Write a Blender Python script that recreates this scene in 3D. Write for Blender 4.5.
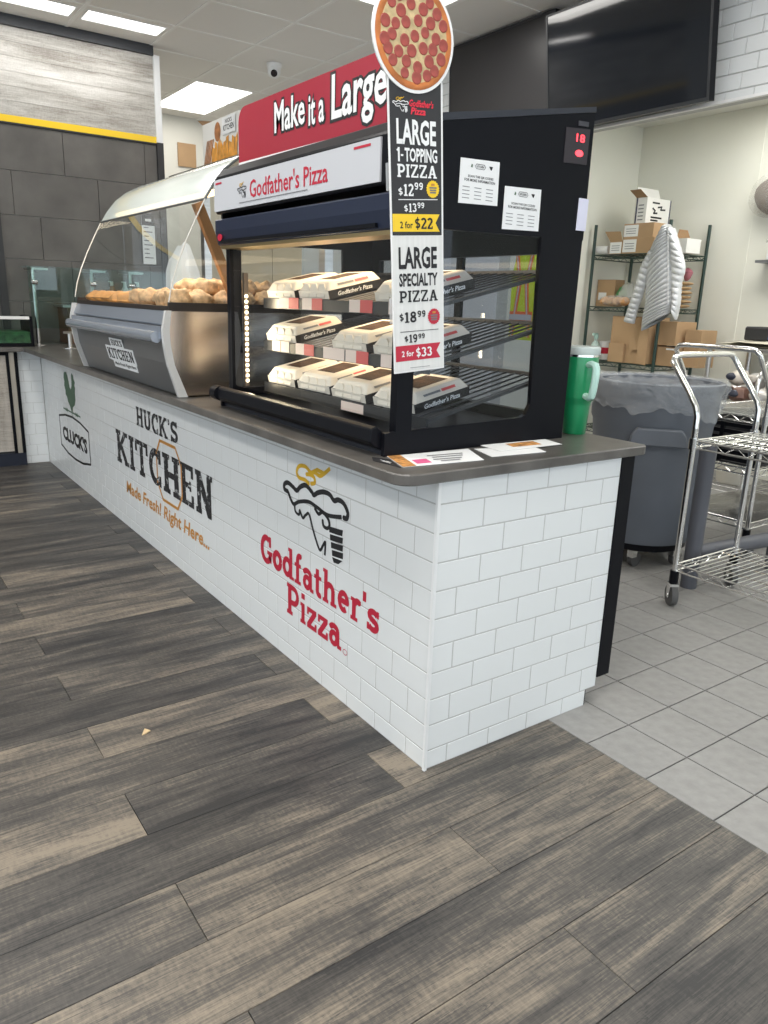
import bpy, bmesh, math, random
from mathutils import Vector, Matrix
random.seed(7)
for _o in list(bpy.data.objects): bpy.data.objects.remove(_o)
scene = bpy.context.scene
COL = scene.collection
PI = math.pi

# ------------------------------------------------------------------ camera
CAM = Vector((-1.1408, -1.3738, 1.2199))
AZ, PITCH, ROLL, FPX = 0.9517, 0.2726, 0.0330, 754.05
_f = Vector((math.cos(AZ)*math.cos(PITCH), math.sin(AZ)*math.cos(PITCH), -math.sin(PITCH)))
_r = _f.cross(Vector((0, 0, 1))).normalized(); _u = _r.cross(_f)
RGT = _r*math.cos(ROLL) + _u*math.sin(ROLL)
UPV = -_r*math.sin(ROLL) + _u*math.cos(ROLL)
cd = bpy.data.cameras.new('camera'); cam = bpy.data.objects.new('camera', cd); COL.objects.link(cam)
cam.matrix_world = Matrix(((RGT.x, UPV.x, -_f.x, CAM.x), (RGT.y, UPV.y, -_f.y, CAM.y), (RGT.z, UPV.z, -_f.z, CAM.z), (0, 0, 0, 1)))
cd.sensor_fit = 'HORIZONTAL'; cd.sensor_width = 36; cd.lens = 36*FPX/768; cd.clip_start = .02; cd.clip_end = 100
scene.camera = cam
def P(px, py, ax, val):
    d = RGT*((px-384)/FPX) - UPV*((py-512)/FPX) + _f
    i = 'xyz'.index(ax); t = (val-CAM[i])/d[i]
    return CAM + d*t

# ------------------------------------------------------------------ world, lights, exposure
w = bpy.data.worlds.new('world'); scene.world = w; w.use_nodes = True
bg = w.node_tree.nodes['Background']; bg.inputs[0].default_value = (.80, .90, 1.0, 1); bg.inputs[1].default_value = 1.9
def area(name, loc, size, power, col=(1, .97, .92), rot=(0, 0, 0)):
    l = bpy.data.lights.new(name, 'AREA'); l.shape = 'RECTANGLE'; l.size, l.size_y = size; l.energy = power; l.color = col
    o = bpy.data.objects.new(name, l); COL.objects.link(o); o.location = loc; o.rotation_euler = rot
    return o
H = 3.05
for x in (-3.0, -0.75):
    for y in (-3.2, -.6, 1.9):
        area('troffer_lamp', (x, y, H-.03), (.58, 1.18), 30)  # unseen ceiling lamps, added to light the sales floor
area('troffer_lamp', (2.03, 2.65, H-.035), (.56, 1.1), 16)
area('troffer_lamp', (2.03, .2, H-.035), (.56, 1.1), 16)  # unseen too, added for illumination; no fixture is modelled here
area('troffer_lamp', (2.0, 6.31, H-.035), (.56, 1.15), 6, (1, .93, .82))
for x in (.705, .045):
    area('slot_lamp', (x, 4.67, H-.012), (.56, .16), 3.4, (1, .97, .94))
for y in (-.6, 1.3):
    area('kitchen_lamp', (3.8, y, 2.62), (.56, 1.1), 20, (1, .99, .94))
vs = scene.view_settings
vs.view_transform = 'Standard'; vs.look = 'None'; vs.gamma = 1; vs.use_curve_mapping = False; vs.exposure = 0.25

# ------------------------------------------------------------------ materials
MATS = {}
def mat(name, col, rough=.5, metal=0, spec=.5, var=0, vscale=8, stretch=(1, 1, 1), bump=0, bscale=60, coat=0, emit=None, estr=0, alpha=1, coords='Object'):
    if name in MATS: return MATS[name]
    m = bpy.data.materials.new(name); m.use_nodes = True; MATS[name] = m
    nt = m.node_tree; N = nt.nodes; L = nt.links; b = N['Principled BSDF']
    b.inputs['Base Color'].default_value = (*col, 1); b.inputs['Roughness'].default_value = rough
    b.inputs['Metallic'].default_value = metal; b.inputs['Specular IOR Level'].default_value = spec
    b.inputs['Coat Weight'].default_value = coat; b.inputs['Coat Roughness'].default_value = .1
    if emit: b.inputs['Emission Color'].default_value = (*emit, 1); b.inputs['Emission Strength'].default_value = estr
    if var or bump:
        tc = N.new('ShaderNodeTexCoord'); mp = N.new('ShaderNodeMapping'); mp.inputs['Scale'].default_value = stretch
        L.new(tc.outputs[coords], mp.inputs['Vector'])
    if var:
        n = N.new('ShaderNodeTexNoise'); n.inputs['Scale'].default_value = vscale; n.inputs['Detail'].default_value = 6
        L.new(mp.outputs[0], n.inputs['Vector'])
        r = N.new('ShaderNodeValToRGB'); r.color_ramp.elements[0].position = .3; r.color_ramp.elements[1].position = .7
        r.color_ramp.elements[0].color = (*[max(0, c*(1-var)) for c in col], 1); r.color_ramp.elements[1].color = (*[min(1, c*(1+var)) for c in col], 1)
        L.new(n.outputs['Fac'], r.inputs[0]); L.new(r.outputs[0], b.inputs['Base Color'])
    if bump:
        n2 = N.new('ShaderNodeTexNoise'); n2.inputs['Scale'].default_value = bscale; n2.inputs['Detail'].default_value = 4
        L.new(mp.outputs[0], n2.inputs['Vector'])
        bp = N.new('ShaderNodeBump'); bp.inputs['Strength'].default_value = bump; bp.inputs['Distance'].default_value = .01
        L.new(n2.outputs['Fac'], bp.inputs['Height']); L.new(bp.outputs[0], b.inputs['Normal'])
    return m
def glass(name, tint=(.93, .97, .96), refl=1.0, rough=.0, base=.04):
    if name in MATS: return MATS[name]
    m = bpy.data.materials.new(name); m.use_nodes = True; MATS[name] = m
    nt = m.node_tree; N = nt.nodes; L = nt.links; N.remove(N['Principled BSDF']); out = N['Material Output']
    t = N.new('ShaderNodeBsdfTransparent'); t.inputs[0].default_value = (*tint, 1)
    g = N.new('ShaderNodeBsdfGlossy'); g.inputs['Roughness'].default_value = rough; g.inputs['Color'].default_value = (refl, refl, refl, 1)
    lw = N.new('ShaderNodeLayerWeight'); lw.inputs['Blend'].default_value = .5   # facing angle, the same from both sides of a pane
    pw = N.new('ShaderNodeMath'); pw.operation = 'POWER'; pw.inputs[1].default_value = 5; L.new(lw.outputs['Facing'], pw.inputs[0])
    ma = N.new('ShaderNodeMath'); ma.operation = 'MULTIPLY_ADD'; ma.inputs[1].default_value = .9; ma.inputs[2].default_value = base; L.new(pw.outputs[0], ma.inputs[0])
    mx = N.new('ShaderNodeMixShader')
    L.new(ma.outputs[0], mx.inputs[0]); L.new(t.outputs[0], mx.inputs[1]); L.new(g.outputs[0], mx.inputs[2]); L.new(mx.outputs[0], out.inputs[0])
    return m
def film(name, col, opac, rough=.25, wrinkle=0.0):
    if name in MATS: return MATS[name]
    m = bpy.data.materials.new(name); m.use_nodes = True; MATS[name] = m
    nt = m.node_tree; N = nt.nodes; L = nt.links; b = N['Principled BSDF']; out = N['Material Output']
    b.inputs['Base Color'].default_value = (*col, 1); b.inputs['Roughness'].default_value = rough
    tc = N.new('ShaderNodeTexCoord'); nz = N.new('ShaderNodeTexNoise'); nz.inputs['Scale'].default_value = 9; nz.inputs['Detail'].default_value = 3; nz.inputs['Distortion'].default_value = 2.5
    bp = N.new('ShaderNodeBump'); bp.inputs['Strength'].default_value = wrinkle; bp.inputs['Distance'].default_value = .03
    L.new(tc.outputs['Object'], nz.inputs['Vector']); L.new(nz.outputs['Fac'], bp.inputs['Height']); L.new(bp.outputs[0], b.inputs['Normal'])
    t = N.new('ShaderNodeBsdfTransparent'); mx = N.new('ShaderNodeMixShader'); mx.inputs[0].default_value = opac
    L.new(t.outputs[0], mx.inputs[1]); L.new(b.outputs[0], mx.inputs[2]); L.new(mx.outputs[0], out.inputs[0])
    return m
def wood(name, dark, mid, light, tone=True, rough=.45, sx=1.1, sy=13, spread=1.0, wall=False):
    """plank print: streaks along X, per-object offset and tone from Object Info colour/random"""
    m = bpy.data.materials.new(name); m.use_nodes = True; MATS[name] = m
    nt = m.node_tree; N = nt.nodes; L = nt.links; b = N['Principled BSDF']; b.inputs['Roughness'].default_value = rough
    tc = N.new('ShaderNodeTexCoord'); oi = N.new('ShaderNodeObjectInfo')
    ml = N.new('ShaderNodeMath'); ml.operation = 'MULTIPLY'; ml.inputs[1].default_value = 57.0; L.new(oi.outputs['Random'], ml.inputs[0])
    ad = N.new('ShaderNodeVectorMath'); ad.operation = 'ADD'; L.new(ml.outputs[0], ad.inputs[1])
    if wall:      # standing surface: the boards run along X and stack along Z
        sx_ = N.new('ShaderNodeSeparateXYZ'); cb_ = N.new('ShaderNodeCombineXYZ'); L.new(tc.outputs['Object'], sx_.inputs[0])
        L.new(sx_.outputs[0], cb_.inputs[0]); L.new(sx_.outputs[2], cb_.inputs[1]); L.new(cb_.outputs[0], ad.inputs[0])
    else: L.new(tc.outputs['Object'], ad.inputs[0])
    def noise(scale, st, det=6, dist=0.0):
        mp = N.new('ShaderNodeMapping'); mp.inputs['Scale'].default_value = st; L.new(ad.outputs[0], mp.inputs[0])
        n = N.new('ShaderNodeTexNoise'); n.inputs['Scale'].default_value = scale; n.inputs['Detail'].default_value = det; n.inputs['Distortion'].default_value = dist
        n.inputs['Roughness'].default_value = .6
        L.new(mp.outputs[0], n.inputs['Vector']); return n.outputs['Fac']
    def math_(op, a, bb):
        n = N.new('ShaderNodeMath'); n.operation = op
        for i, v in enumerate((a, bb)):
            if isinstance(v, (int, float)): n.inputs[i].default_value = v
            else: L.new(v, n.inputs[i])
        return n.outputs[0]
    band = noise(1.0, (sx, sy, 1), 4, .8)          # broad dark / light strips
    blot = noise(2.2, (1.0, 4.5, 1), 5, .5)
    grain = noise(6, (1.3, 48, 1), 10, .35)
    saw = noise(60, (2.4, .22, 1), 3)              # cross saw marks
    v = math_('ADD', math_('MULTIPLY', math_('SUBTRACT', band, .5), 1.5*spread), math_('MULTIPLY', math_('SUBTRACT', blot, .5), 1.0*spread))
    v = math_('ADD', v, math_('MULTIPLY', math_('SUBTRACT', grain, .5), 1.05))
    v = math_('ADD', v, math_('MULTIPLY', math_('SUBTRACT', saw, .5), .22))
    fine = noise(130, (1.0, .5, 1), 3)             # rough-sawn speckle
    v = math_('ADD', v, math_('MULTIPLY', math_('MULTIPLY', math_('SUBTRACT', fine, .5), blot), .75))
    crk = noise(2.2, (1.1, 14, 1), 5, 1.0)         # thin dark checks along the grain
    ab = N.new('ShaderNodeMath'); ab.operation = 'ABSOLUTE'; L.new(math_('SUBTRACT', crk, .5), ab.inputs[0])
    ck = N.new('ShaderNodeMapRange'); ck.inputs['From Min'].default_value = 0; ck.inputs['From Max'].default_value = .012; ck.inputs['To Min'].default_value = -.22; ck.inputs['To Max'].default_value = 0
    L.new(ab.outputs[0], ck.inputs['Value']); v = math_('ADD', v, ck.outputs[0])
    v = math_('ADD', v, .47)
    if tone:
        sp = N.new('ShaderNodeSeparateColor'); L.new(oi.outputs['Color'], sp.inputs[0])
        v = math_('ADD', v, math_('SUBTRACT', sp.outputs[0], .5))
    r = N.new('ShaderNodeValToRGB'); e = r.color_ramp.elements
    e[0].position = .12; e[0].color = (*dark, 1); e[1].position = .92; e[1].color = (*light, 1)
    x = e.new(.5); x.color = (*mid, 1)
    L.new(v, r.inputs[0]); L.new(r.outputs[0], b.inputs['Base Color'])
    bp = N.new('ShaderNodeBump'); bp.inputs['Strength'].default_value = .12; bp.inputs['Distance'].default_value = .004
    L.new(grain, bp.inputs['Height']); L.new(bp.outputs[0], b.inputs['Normal'])
    return m

tile_w = mat('white_glazed_tile', (.80, .82, .82), .22, spec=.45)
tile_wf = tile_w
grout = mat('grey_grout', (.50, .50, .49), .85)
trim_w = mat('white_trim', (.82, .83, .83), .3)
stone = mat('grey_laminate_top', (.105, .098, .090), .3, var=.35, vscale=9, stretch=(1, 1, 1), bump=.04, bscale=120, spec=.6)
blk = mat('black_paint', (.006, .0065, .009), .34, spec=.12)
blkm = mat('black_matte', (.02, .02, .022), .6)
navy = mat('black_steel_powder', (.017, .020, .030), .35, spec=.6, bump=.05, bscale=350)
steel = mat('brushed_steel', (.62, .60, .58), .3, 1, var=.1, vscale=3, stretch=(.2, .2, 30))
steel_v = mat('steel_side_warm_reflection', (.78, .66, .55), .24, 1, var=.10, vscale=.8, stretch=(9, 9, .05))  # warm tint and vertical streaks paint a reflection into the steel colour
greyp = mat('grey_enamel_panel', (.27, .29, .32), .3, .6)
greyd = mat('dark_grey_enamel', (.19, .195, .20), .38, .5)
chrome = mat('chrome', (.80, .80, .79), .16, 1)
white = mat('white_plastic', (.85, .85, .84), .4)
paper = mat('white_paper', (.84, .85, .85), .7)
inkb = mat('black_ink', (.014, .014, .016), .6)
inkg = mat('grey_ink', (.18, .18, .19), .6)
red = mat('red_print', (.52, .016, .045), .45)
crimson = mat('crimson_board', (.38, .02, .042), .35, coat=.3)
orange_i = mat('orange_ink', (.56, .25, .045), .5)
gold_i = mat('gold_ink', (.66, .40, .02), .5)
yellow = mat('yellow_print', (.90, .60, .02), .45)
green_i = mat('green_ink', (.075, .145, .09), .6)
wallw = mat('white_wall_paint', (.76, .755, .70), .6, var=.02, vscale=2, bump=.02, bscale=200)
kitw = mat('kitchen_wall_panel', (.79, .785, .70), .45, var=.02, vscale=2, bump=.03, bscale=150)
ceil_m = mat('ceiling_panel', (.88, .85, .81), .9, bump=.25, bscale=220)
tee_m = mat('ceiling_tee', (.93, .91, .88), .6)
dtile = mat('dark_slate_tile', (.118, .110, .100), .5, var=.22, vscale=5, bump=.05, bscale=80)
qtile = mat('grey_floor_tile', (.30, .295, .285), .5, var=.10, vscale=30, bump=.06, bscale=150)
fgrout = mat('dark_floor_grout', (.13, .125, .12), .9)
floor_wood = wood('grey_oak_plank', (.025, .024, .0245), (.084, .076, .068), (.265, .222, .170), sy=9)
pale_wood = wood('whitewashed_board', (.25, .225, .195), (.47, .45, .41), (.68, .66, .62), tone=False, rough=.5, sx=.7, sy=9, wall=True)
cab_wood = wood('cabinet_wood_print', (.22, .19, .16), (.42, .38, .33), (.58, .53, .47), tone=False, wall=True, sx=9, sy=1)
card = mat('brown_cardboard', (.46, .30, .165), .8, var=.07, vscale=6)
cardd = mat('cardboard_inside', (.30, .18, .09), .85)
cardw = mat('white_cardboard', (.78, .77, .73), .7)
glass_m = glass('clear_glass', (.95, .975, .97))
glass_g = glass('greenish_glass', (.80, .90, .88))
glass_d = glass('smoked_glass', (.42, .45, .50), base=.03)
glass_s = glass('side_glass', (.88, .90, .92), base=.015)
screen = mat('tv_screen', (.010, .012, .016), .06, spec=.55)
screen_m = mat('tv_screen_matte', (.022, .021, .023), .33, spec=.5)
greenm = mat('green_tumbler', (.012, .26, .10), .3, .1, coat=.4)
mint = mat('mint_plastic', (.50, .74, .66), .4)
pvc = mat('grey_bin_plastic', (.125, .14, .165), .5, var=.06, vscale=5, bump=.03, bscale=60)
bag_f = film('clear_plastic_film', (.74, .77, .80), .26, .1, wrinkle=1.0)
dgrn = mat('dark_green_rack', (.02, .045, .035), .4)
jack = mat('silver_nylon', (.52, .53, .54), .36, .2)
jack2 = mat('silver_nylon_light', (.64, .65, .66), .36, .2)
rub = mat('grey_rubber', (.09, .09, .09), .6)
emit_p = mat('lit_diffuser', (.9, .9, .9), .5, emit=(1, .985, .95), estr=2.6)
led_m = mat('led_bulb', (1, .9, .7), .5, emit=(1, .84, .55), estr=9)
led_r = mat('led_red', (.9, .05, .05), .5, emit=(1, .04, .06), estr=3)

# ------------------------------------------------------------------ mesh helpers
LOC = {}
class MB:
    def __init__(s): s.v = []; s.f = []
    def add(s, vs, fs):
        o = len(s.v); s.v += [Vector(v) for v in vs]; s.f += [tuple(i+o for i in f) for f in fs]; return s
    def box(s, x0, x1, y0, y1, z0, z1):
        x0, x1 = sorted((x0, x1)); y0, y1 = sorted((y0, y1)); z0, z1 = sorted((z0, z1))
        return s.add([(x0, y0, z0), (x1, y0, z0), (x1, y1, z0), (x0, y1, z0), (x0, y0, z1), (x1, y0, z1), (x1, y1, z1), (x0, y1, z1)],
                     [(0, 3, 2, 1), (4, 5, 6, 7), (0, 1, 5, 4), (1, 2, 6, 5), (2, 3, 7, 6), (3, 0, 4, 7)])
    def prism(s, poly, mp, a, b):
        """poly in 2D, mp(u,v,w)->3D, extruded w from a to b"""
        n = len(poly)
        vs = [mp(u, v, a) for u, v in poly] + [mp(u, v, b) for u, v in poly]
        fs = [tuple(range(n))[::-1], tuple(range(n, 2*n))] + [(i, (i+1) % n, n+(i+1) % n, n+i) for i in range(n)]
        return s.add(vs, fs)
    def cyl(s, p0, p1, r, n=12, r1=None, cap=True):
        p0 = Vector(p0); p1 = Vector(p1); d = (p1-p0).normalized()
        a = d.orthogonal().normalized(); b = d.cross(a); r1 = r if r1 is None else r1
        vs = [p0+(a*math.cos(t)+b*math.sin(t))*r for t in [2*PI*i/n for i in range(n)]] + [p1+(a*math.cos(t)+b*math.sin(t))*r1 for t in [2*PI*i/n for i in range(n)]]
        fs = [(i, (i+1) % n, n+(i+1) % n, n+i) for i in range(n)]
        if cap: fs += [tuple(range(n))[::-1], tuple(range(n, 2*n))]
        return s.add(vs, fs)
    def tube(s, pts, r, n=8, closed=False):
        pts = [Vector(p) for p in pts]; m = len(pts); prev = None; rings = []
        for i, p in enumerate(pts):
            a = pts[i-1] if (i > 0 or closed) else p; b = pts[(i+1) % m] if (i < m-1 or closed) else p
            d = (b-a).normalized()
            if prev is None: q = d.orthogonal().normalized()
            else: q = (prev - d*prev.dot(d)).normalized()
            prev = q; c = d.cross(q); rr = r[i] if isinstance(r, (list, tuple)) else r
            rings.append([p+(q*math.cos(2*PI*k/n)+c*math.sin(2*PI*k/n))*rr for k in range(n)])
        vs = [v for ring in rings for v in ring]; fs = []
        for i in range(m if closed else m-1):
            j = (i+1) % m
            fs += [(i*n+k, i*n+(k+1) % n, j*n+(k+1) % n, j*n+k) for k in range(n)]
        if not closed: fs += [tuple(range(n))[::-1], tuple((m-1)*n+k for k in range(n))]
        return s.add(vs, fs)
    def lathe(s, prof, c=(0, 0, 0), n=24, wob=None):
        m = len(prof); vs = []
        for r, z in prof:
            for k in range(n):
                t = 2*PI*k/n; rr, zz = (r, z) if not wob else wob(r, z, t)
                vs.append((c[0]+rr*math.cos(t), c[1]+rr*math.sin(t), c[2]+zz))
        fs = [(i*n+k, i*n+(k+1) % n, (i+1)*n+(k+1) % n, (i+1)*n+k) for i in range(m-1) for k in range(n)]
        if prof[0][0] > 1e-5 and not wob: fs.append(tuple(range(n))[::-1])
        if prof[-1][0] > 1e-5 and not wob: fs.append(tuple((m-1)*n+k for k in range(n)))
        return s.add(vs, fs)
    def grid(s, fn, nu, nv):
        vs = [fn(i/nu, j/nv) for j in range(nv+1) for i in range(nu+1)]
        return s.add(vs, [(j*(nu+1)+i, j*(nu+1)+i+1, (j+1)*(nu+1)+i+1, (j+1)*(nu+1)+i) for j in range(nv) for i in range(nu)])
    def blob(s, c, r, seed=0, amp=.2, nu=10, nv=7, freq=2.3):
        rnd = random.Random(seed); ph = [rnd.uniform(0, 6.28) for _ in range(6)]
        vs = []
        for j in range(nv+1):
            th = PI*j/nv
            for i in range(nu):
                t = 2*PI*i/nu; d = Vector((math.sin(th)*math.cos(t), math.sin(th)*math.sin(t), math.cos(th)))
                k = 1+amp*(math.sin(freq*3*d.x+ph[0])+math.sin(freq*2.6*d.y+ph[1])+math.sin(freq*2.2*d.z+ph[2]))/2
                vs.append((c[0]+d.x*r[0]*k, c[1]+d.y*r[1]*k, c[2]+d.z*r[2]*k))
        return s.add(vs, [(j*nu+i, (j+1)*nu+i, (j+1)*nu+(i+1) % nu, j*nu+(i+1) % nu) for j in range(nv) for i in range(nu)])
    def xf(s, fn): s.v = [Vector(fn(v)) for v in s.v]; return s
    def mesh(s, name, m, bevel=0, smooth=False, off=(0, 0, 0), seg=1):
        me = bpy.data.meshes.new(name); o = Vector(off)
        me.from_pydata([v-o for v in s.v], [], s.f); me.materials.append(m)
        bm = bmesh.new(); bm.from_mesh(me)
        bmesh.ops.remove_doubles(bm, verts=bm.verts, dist=1e-6)
        bmesh.ops.recalc_face_normals(bm, faces=bm.faces)
        if bevel:
            es = [e for e in bm.edges if len(e.link_faces) == 2 and e.calc_face_angle(0) > .5]
            bmesh.ops.bevel(bm, geom=es, offset=bevel, segments=seg, affect='EDGES', clamp_overlap=True)
        if smooth:
            for f in bm.faces: f.smooth = True
            for e in bm.edges:
                if len(e.link_faces) == 2 and e.calc_face_angle(0) > .7: e.smooth = False
        bm.to_mesh(me); bm.free()
        return me
    def build(s, name, m, parent=None, bevel=0, smooth=False, local=False, label=None, seg=1):
        if parent is None:
            xs = [v.x for v in s.v]; ys = [v.y for v in s.v]; zs = [v.z for v in s.v]
            off = Vector(((min(xs)+max(xs))/2, (min(ys)+max(ys))/2, min(zs)))
        else: off = Vector((0, 0, 0)) if local else LOC[parent.name]
        o = bpy.data.objects.new(name, s.mesh(name, m, bevel, smooth, off, seg)); COL.objects.link(o)
        if parent is None: o.location = off; LOC[o.name] = off
        else: o.parent = parent; LOC[o.name] = off
        if label: o['label'] = label
        return o
def tag(o, label, cat=None, group=None):
    o['label'] = label
    if cat: o['category'] = cat
    if group: o['group'] = group
    return o
def struct(o, label=None, cat=None):
    o['kind'] = 'structure'
    if label: o['label'] = label
    if cat: o['category'] = cat
    return o
def thing(name, label, cat, loc=(0, 0, 0), rot=(0, 0, 0), group=None):
    o = bpy.data.objects.new(name, None); COL.objects.link(o); o.location = loc; o.rotation_euler = rot; o.empty_display_size = .05
    LOC[o.name] = Vector(loc); tag(o, label, cat, group); return o
def child(name, me, parent, loc=(0, 0, 0)):
    o = bpy.data.objects.new(name, me); COL.objects.link(o); o.parent = parent; o.location = loc; LOC[o.name] = LOC[parent.name]; return o
def rrect(x0, x1, y0, y1, r, n=4):
    p = []
    for cx, cy, a in ((x1-r, y1-r, 0), (x0+r, y1-r, PI/2), (x0+r, y0+r, PI), (x1-r, y0+r, 1.5*PI)):
        p += [(cx+r*math.cos(a+PI/2*i/n), cy+r*math.sin(a+PI/2*i/n)) for i in range(n+1)]
    return p
def ell(cx, cy, rx, ry, n=24, a0=0, a1=2*PI):
    return [(cx+rx*math.cos(a0+(a1-a0)*i/n), cy+ry*math.sin(a0+(a1-a0)*i/n)) for i in range(n if abs(a1-a0-2*PI) < 1e-6 else n+1)]

# ------------------------------------------------------------------ lettering
def frame(o, u, v, n=None):
    o = Vector(o); u = Vector(u); v = Vector(v); n = u.cross(v).normalized()
    return lambda a, b, c=0: o+u*a+v*b+n*c
_tc = {}
def text_raw(t, bold=0.0, shear=0.0, space=1.0):
    k = (t, bold, shear, space)
    if k in _tc: return _tc[k]
    cu = bpy.data.curves.new('t', 'FONT'); cu.body = t; cu.offset = bold; cu.shear = shear; cu.space_character = space; cu.resolution_u = 2
    ob = bpy.data.objects.new('t', cu); COL.objects.link(ob); bpy.context.view_layer.update()
    me = bpy.data.meshes.new_from_object(ob.evaluated_get(bpy.context.evaluated_depsgraph_get()))
    vs = [(v.co.x, v.co.y) for v in me.vertices]; fs = [tuple(p.vertices) for p in me.polygons]
    bpy.data.objects.remove(ob); bpy.data.meshes.remove(me); bpy.data.curves.remove(cu)
    _tc[k] = (vs, fs); return vs, fs
def put(mb, raw, fr, u0, u1, v0, v1, lift=.0008):
    vs, fs = raw
    x0 = min(v[0] for v in vs); x1 = max(v[0] for v in vs); y0 = min(v[1] for v in vs); y1 = max(v[1] for v in vs)
    mb.add([fr(u0+(x-x0)/(x1-x0)*(u1-u0), v0+(y-y0)/(y1-y0)*(v1-v0), lift+(e[0] if e else 0)) for x, y, *e in vs], fs)
    return mb
def text(t, fr, u0, u1, v0, v1, m, parent, bold=0, lift=.0008, shear=0, name='lettering', local=False):
    return put(MB(), text_raw(t, bold, shear), fr, u0, u1, v0, v1, lift).build(name, m, parent, local=local)
def stroke(polys, w, closed=False):
    """flat ribbon with round joints in 2D -> (verts, faces)"""
    vs = []; fs = []
    for pl in polys:
        ww = w
        if isinstance(pl, tuple) and isinstance(pl[1], float): pl, ww = pl
        h = ww/2
        for i in range(len(pl)-1):
            (x0, y0), (x1, y1) = pl[i], pl[i+1]; d = math.hypot(x1-x0, y1-y0)
            if d < 1e-9: continue
            nx, ny = -(y1-y0)/d*h, (x1-x0)/d*h; o = len(vs); dz = 2e-5*(o//4 % 40)
            vs += [(x0+nx, y0+ny, dz), (x0-nx, y0-ny, dz), (x1-nx, y1-ny, dz), (x1+nx, y1+ny, dz)]; fs.append((o, o+1, o+2, o+3))
        for (x, y) in pl[1:-1] if len(pl) > 2 else []:
            o = len(vs); dz = 2e-5*(o//4 % 40)+1e-5; vs += [(x+h*math.cos(k*PI/5), y+h*math.sin(k*PI/5), dz) for k in range(10)]; fs.append(tuple(range(o, o+10)))
    return vs, fs
def A(cx, cy, rx, ry, a0, a1, n=12): return [(cx+rx*math.cos(math.radians(a0+(a1-a0)*i/n)), cy+ry*math.sin(math.radians(a0+(a1-a0)*i/n))) for i in range(n+1)]
W_ = .2; SE = .13
def stem(x, y0, y1, l=.17, r=.17, top=True, bot=True):
    o = [([(x, y0), (x, y1)], W_)]
    if bot: o.append(([(x-l, y0+SE/2), (x+r, y0+SE/2)], SE))
    if top: o.append(([(x-l, y1-SE/2), (x+r, y1-SE/2)], SE))
    return o
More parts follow.
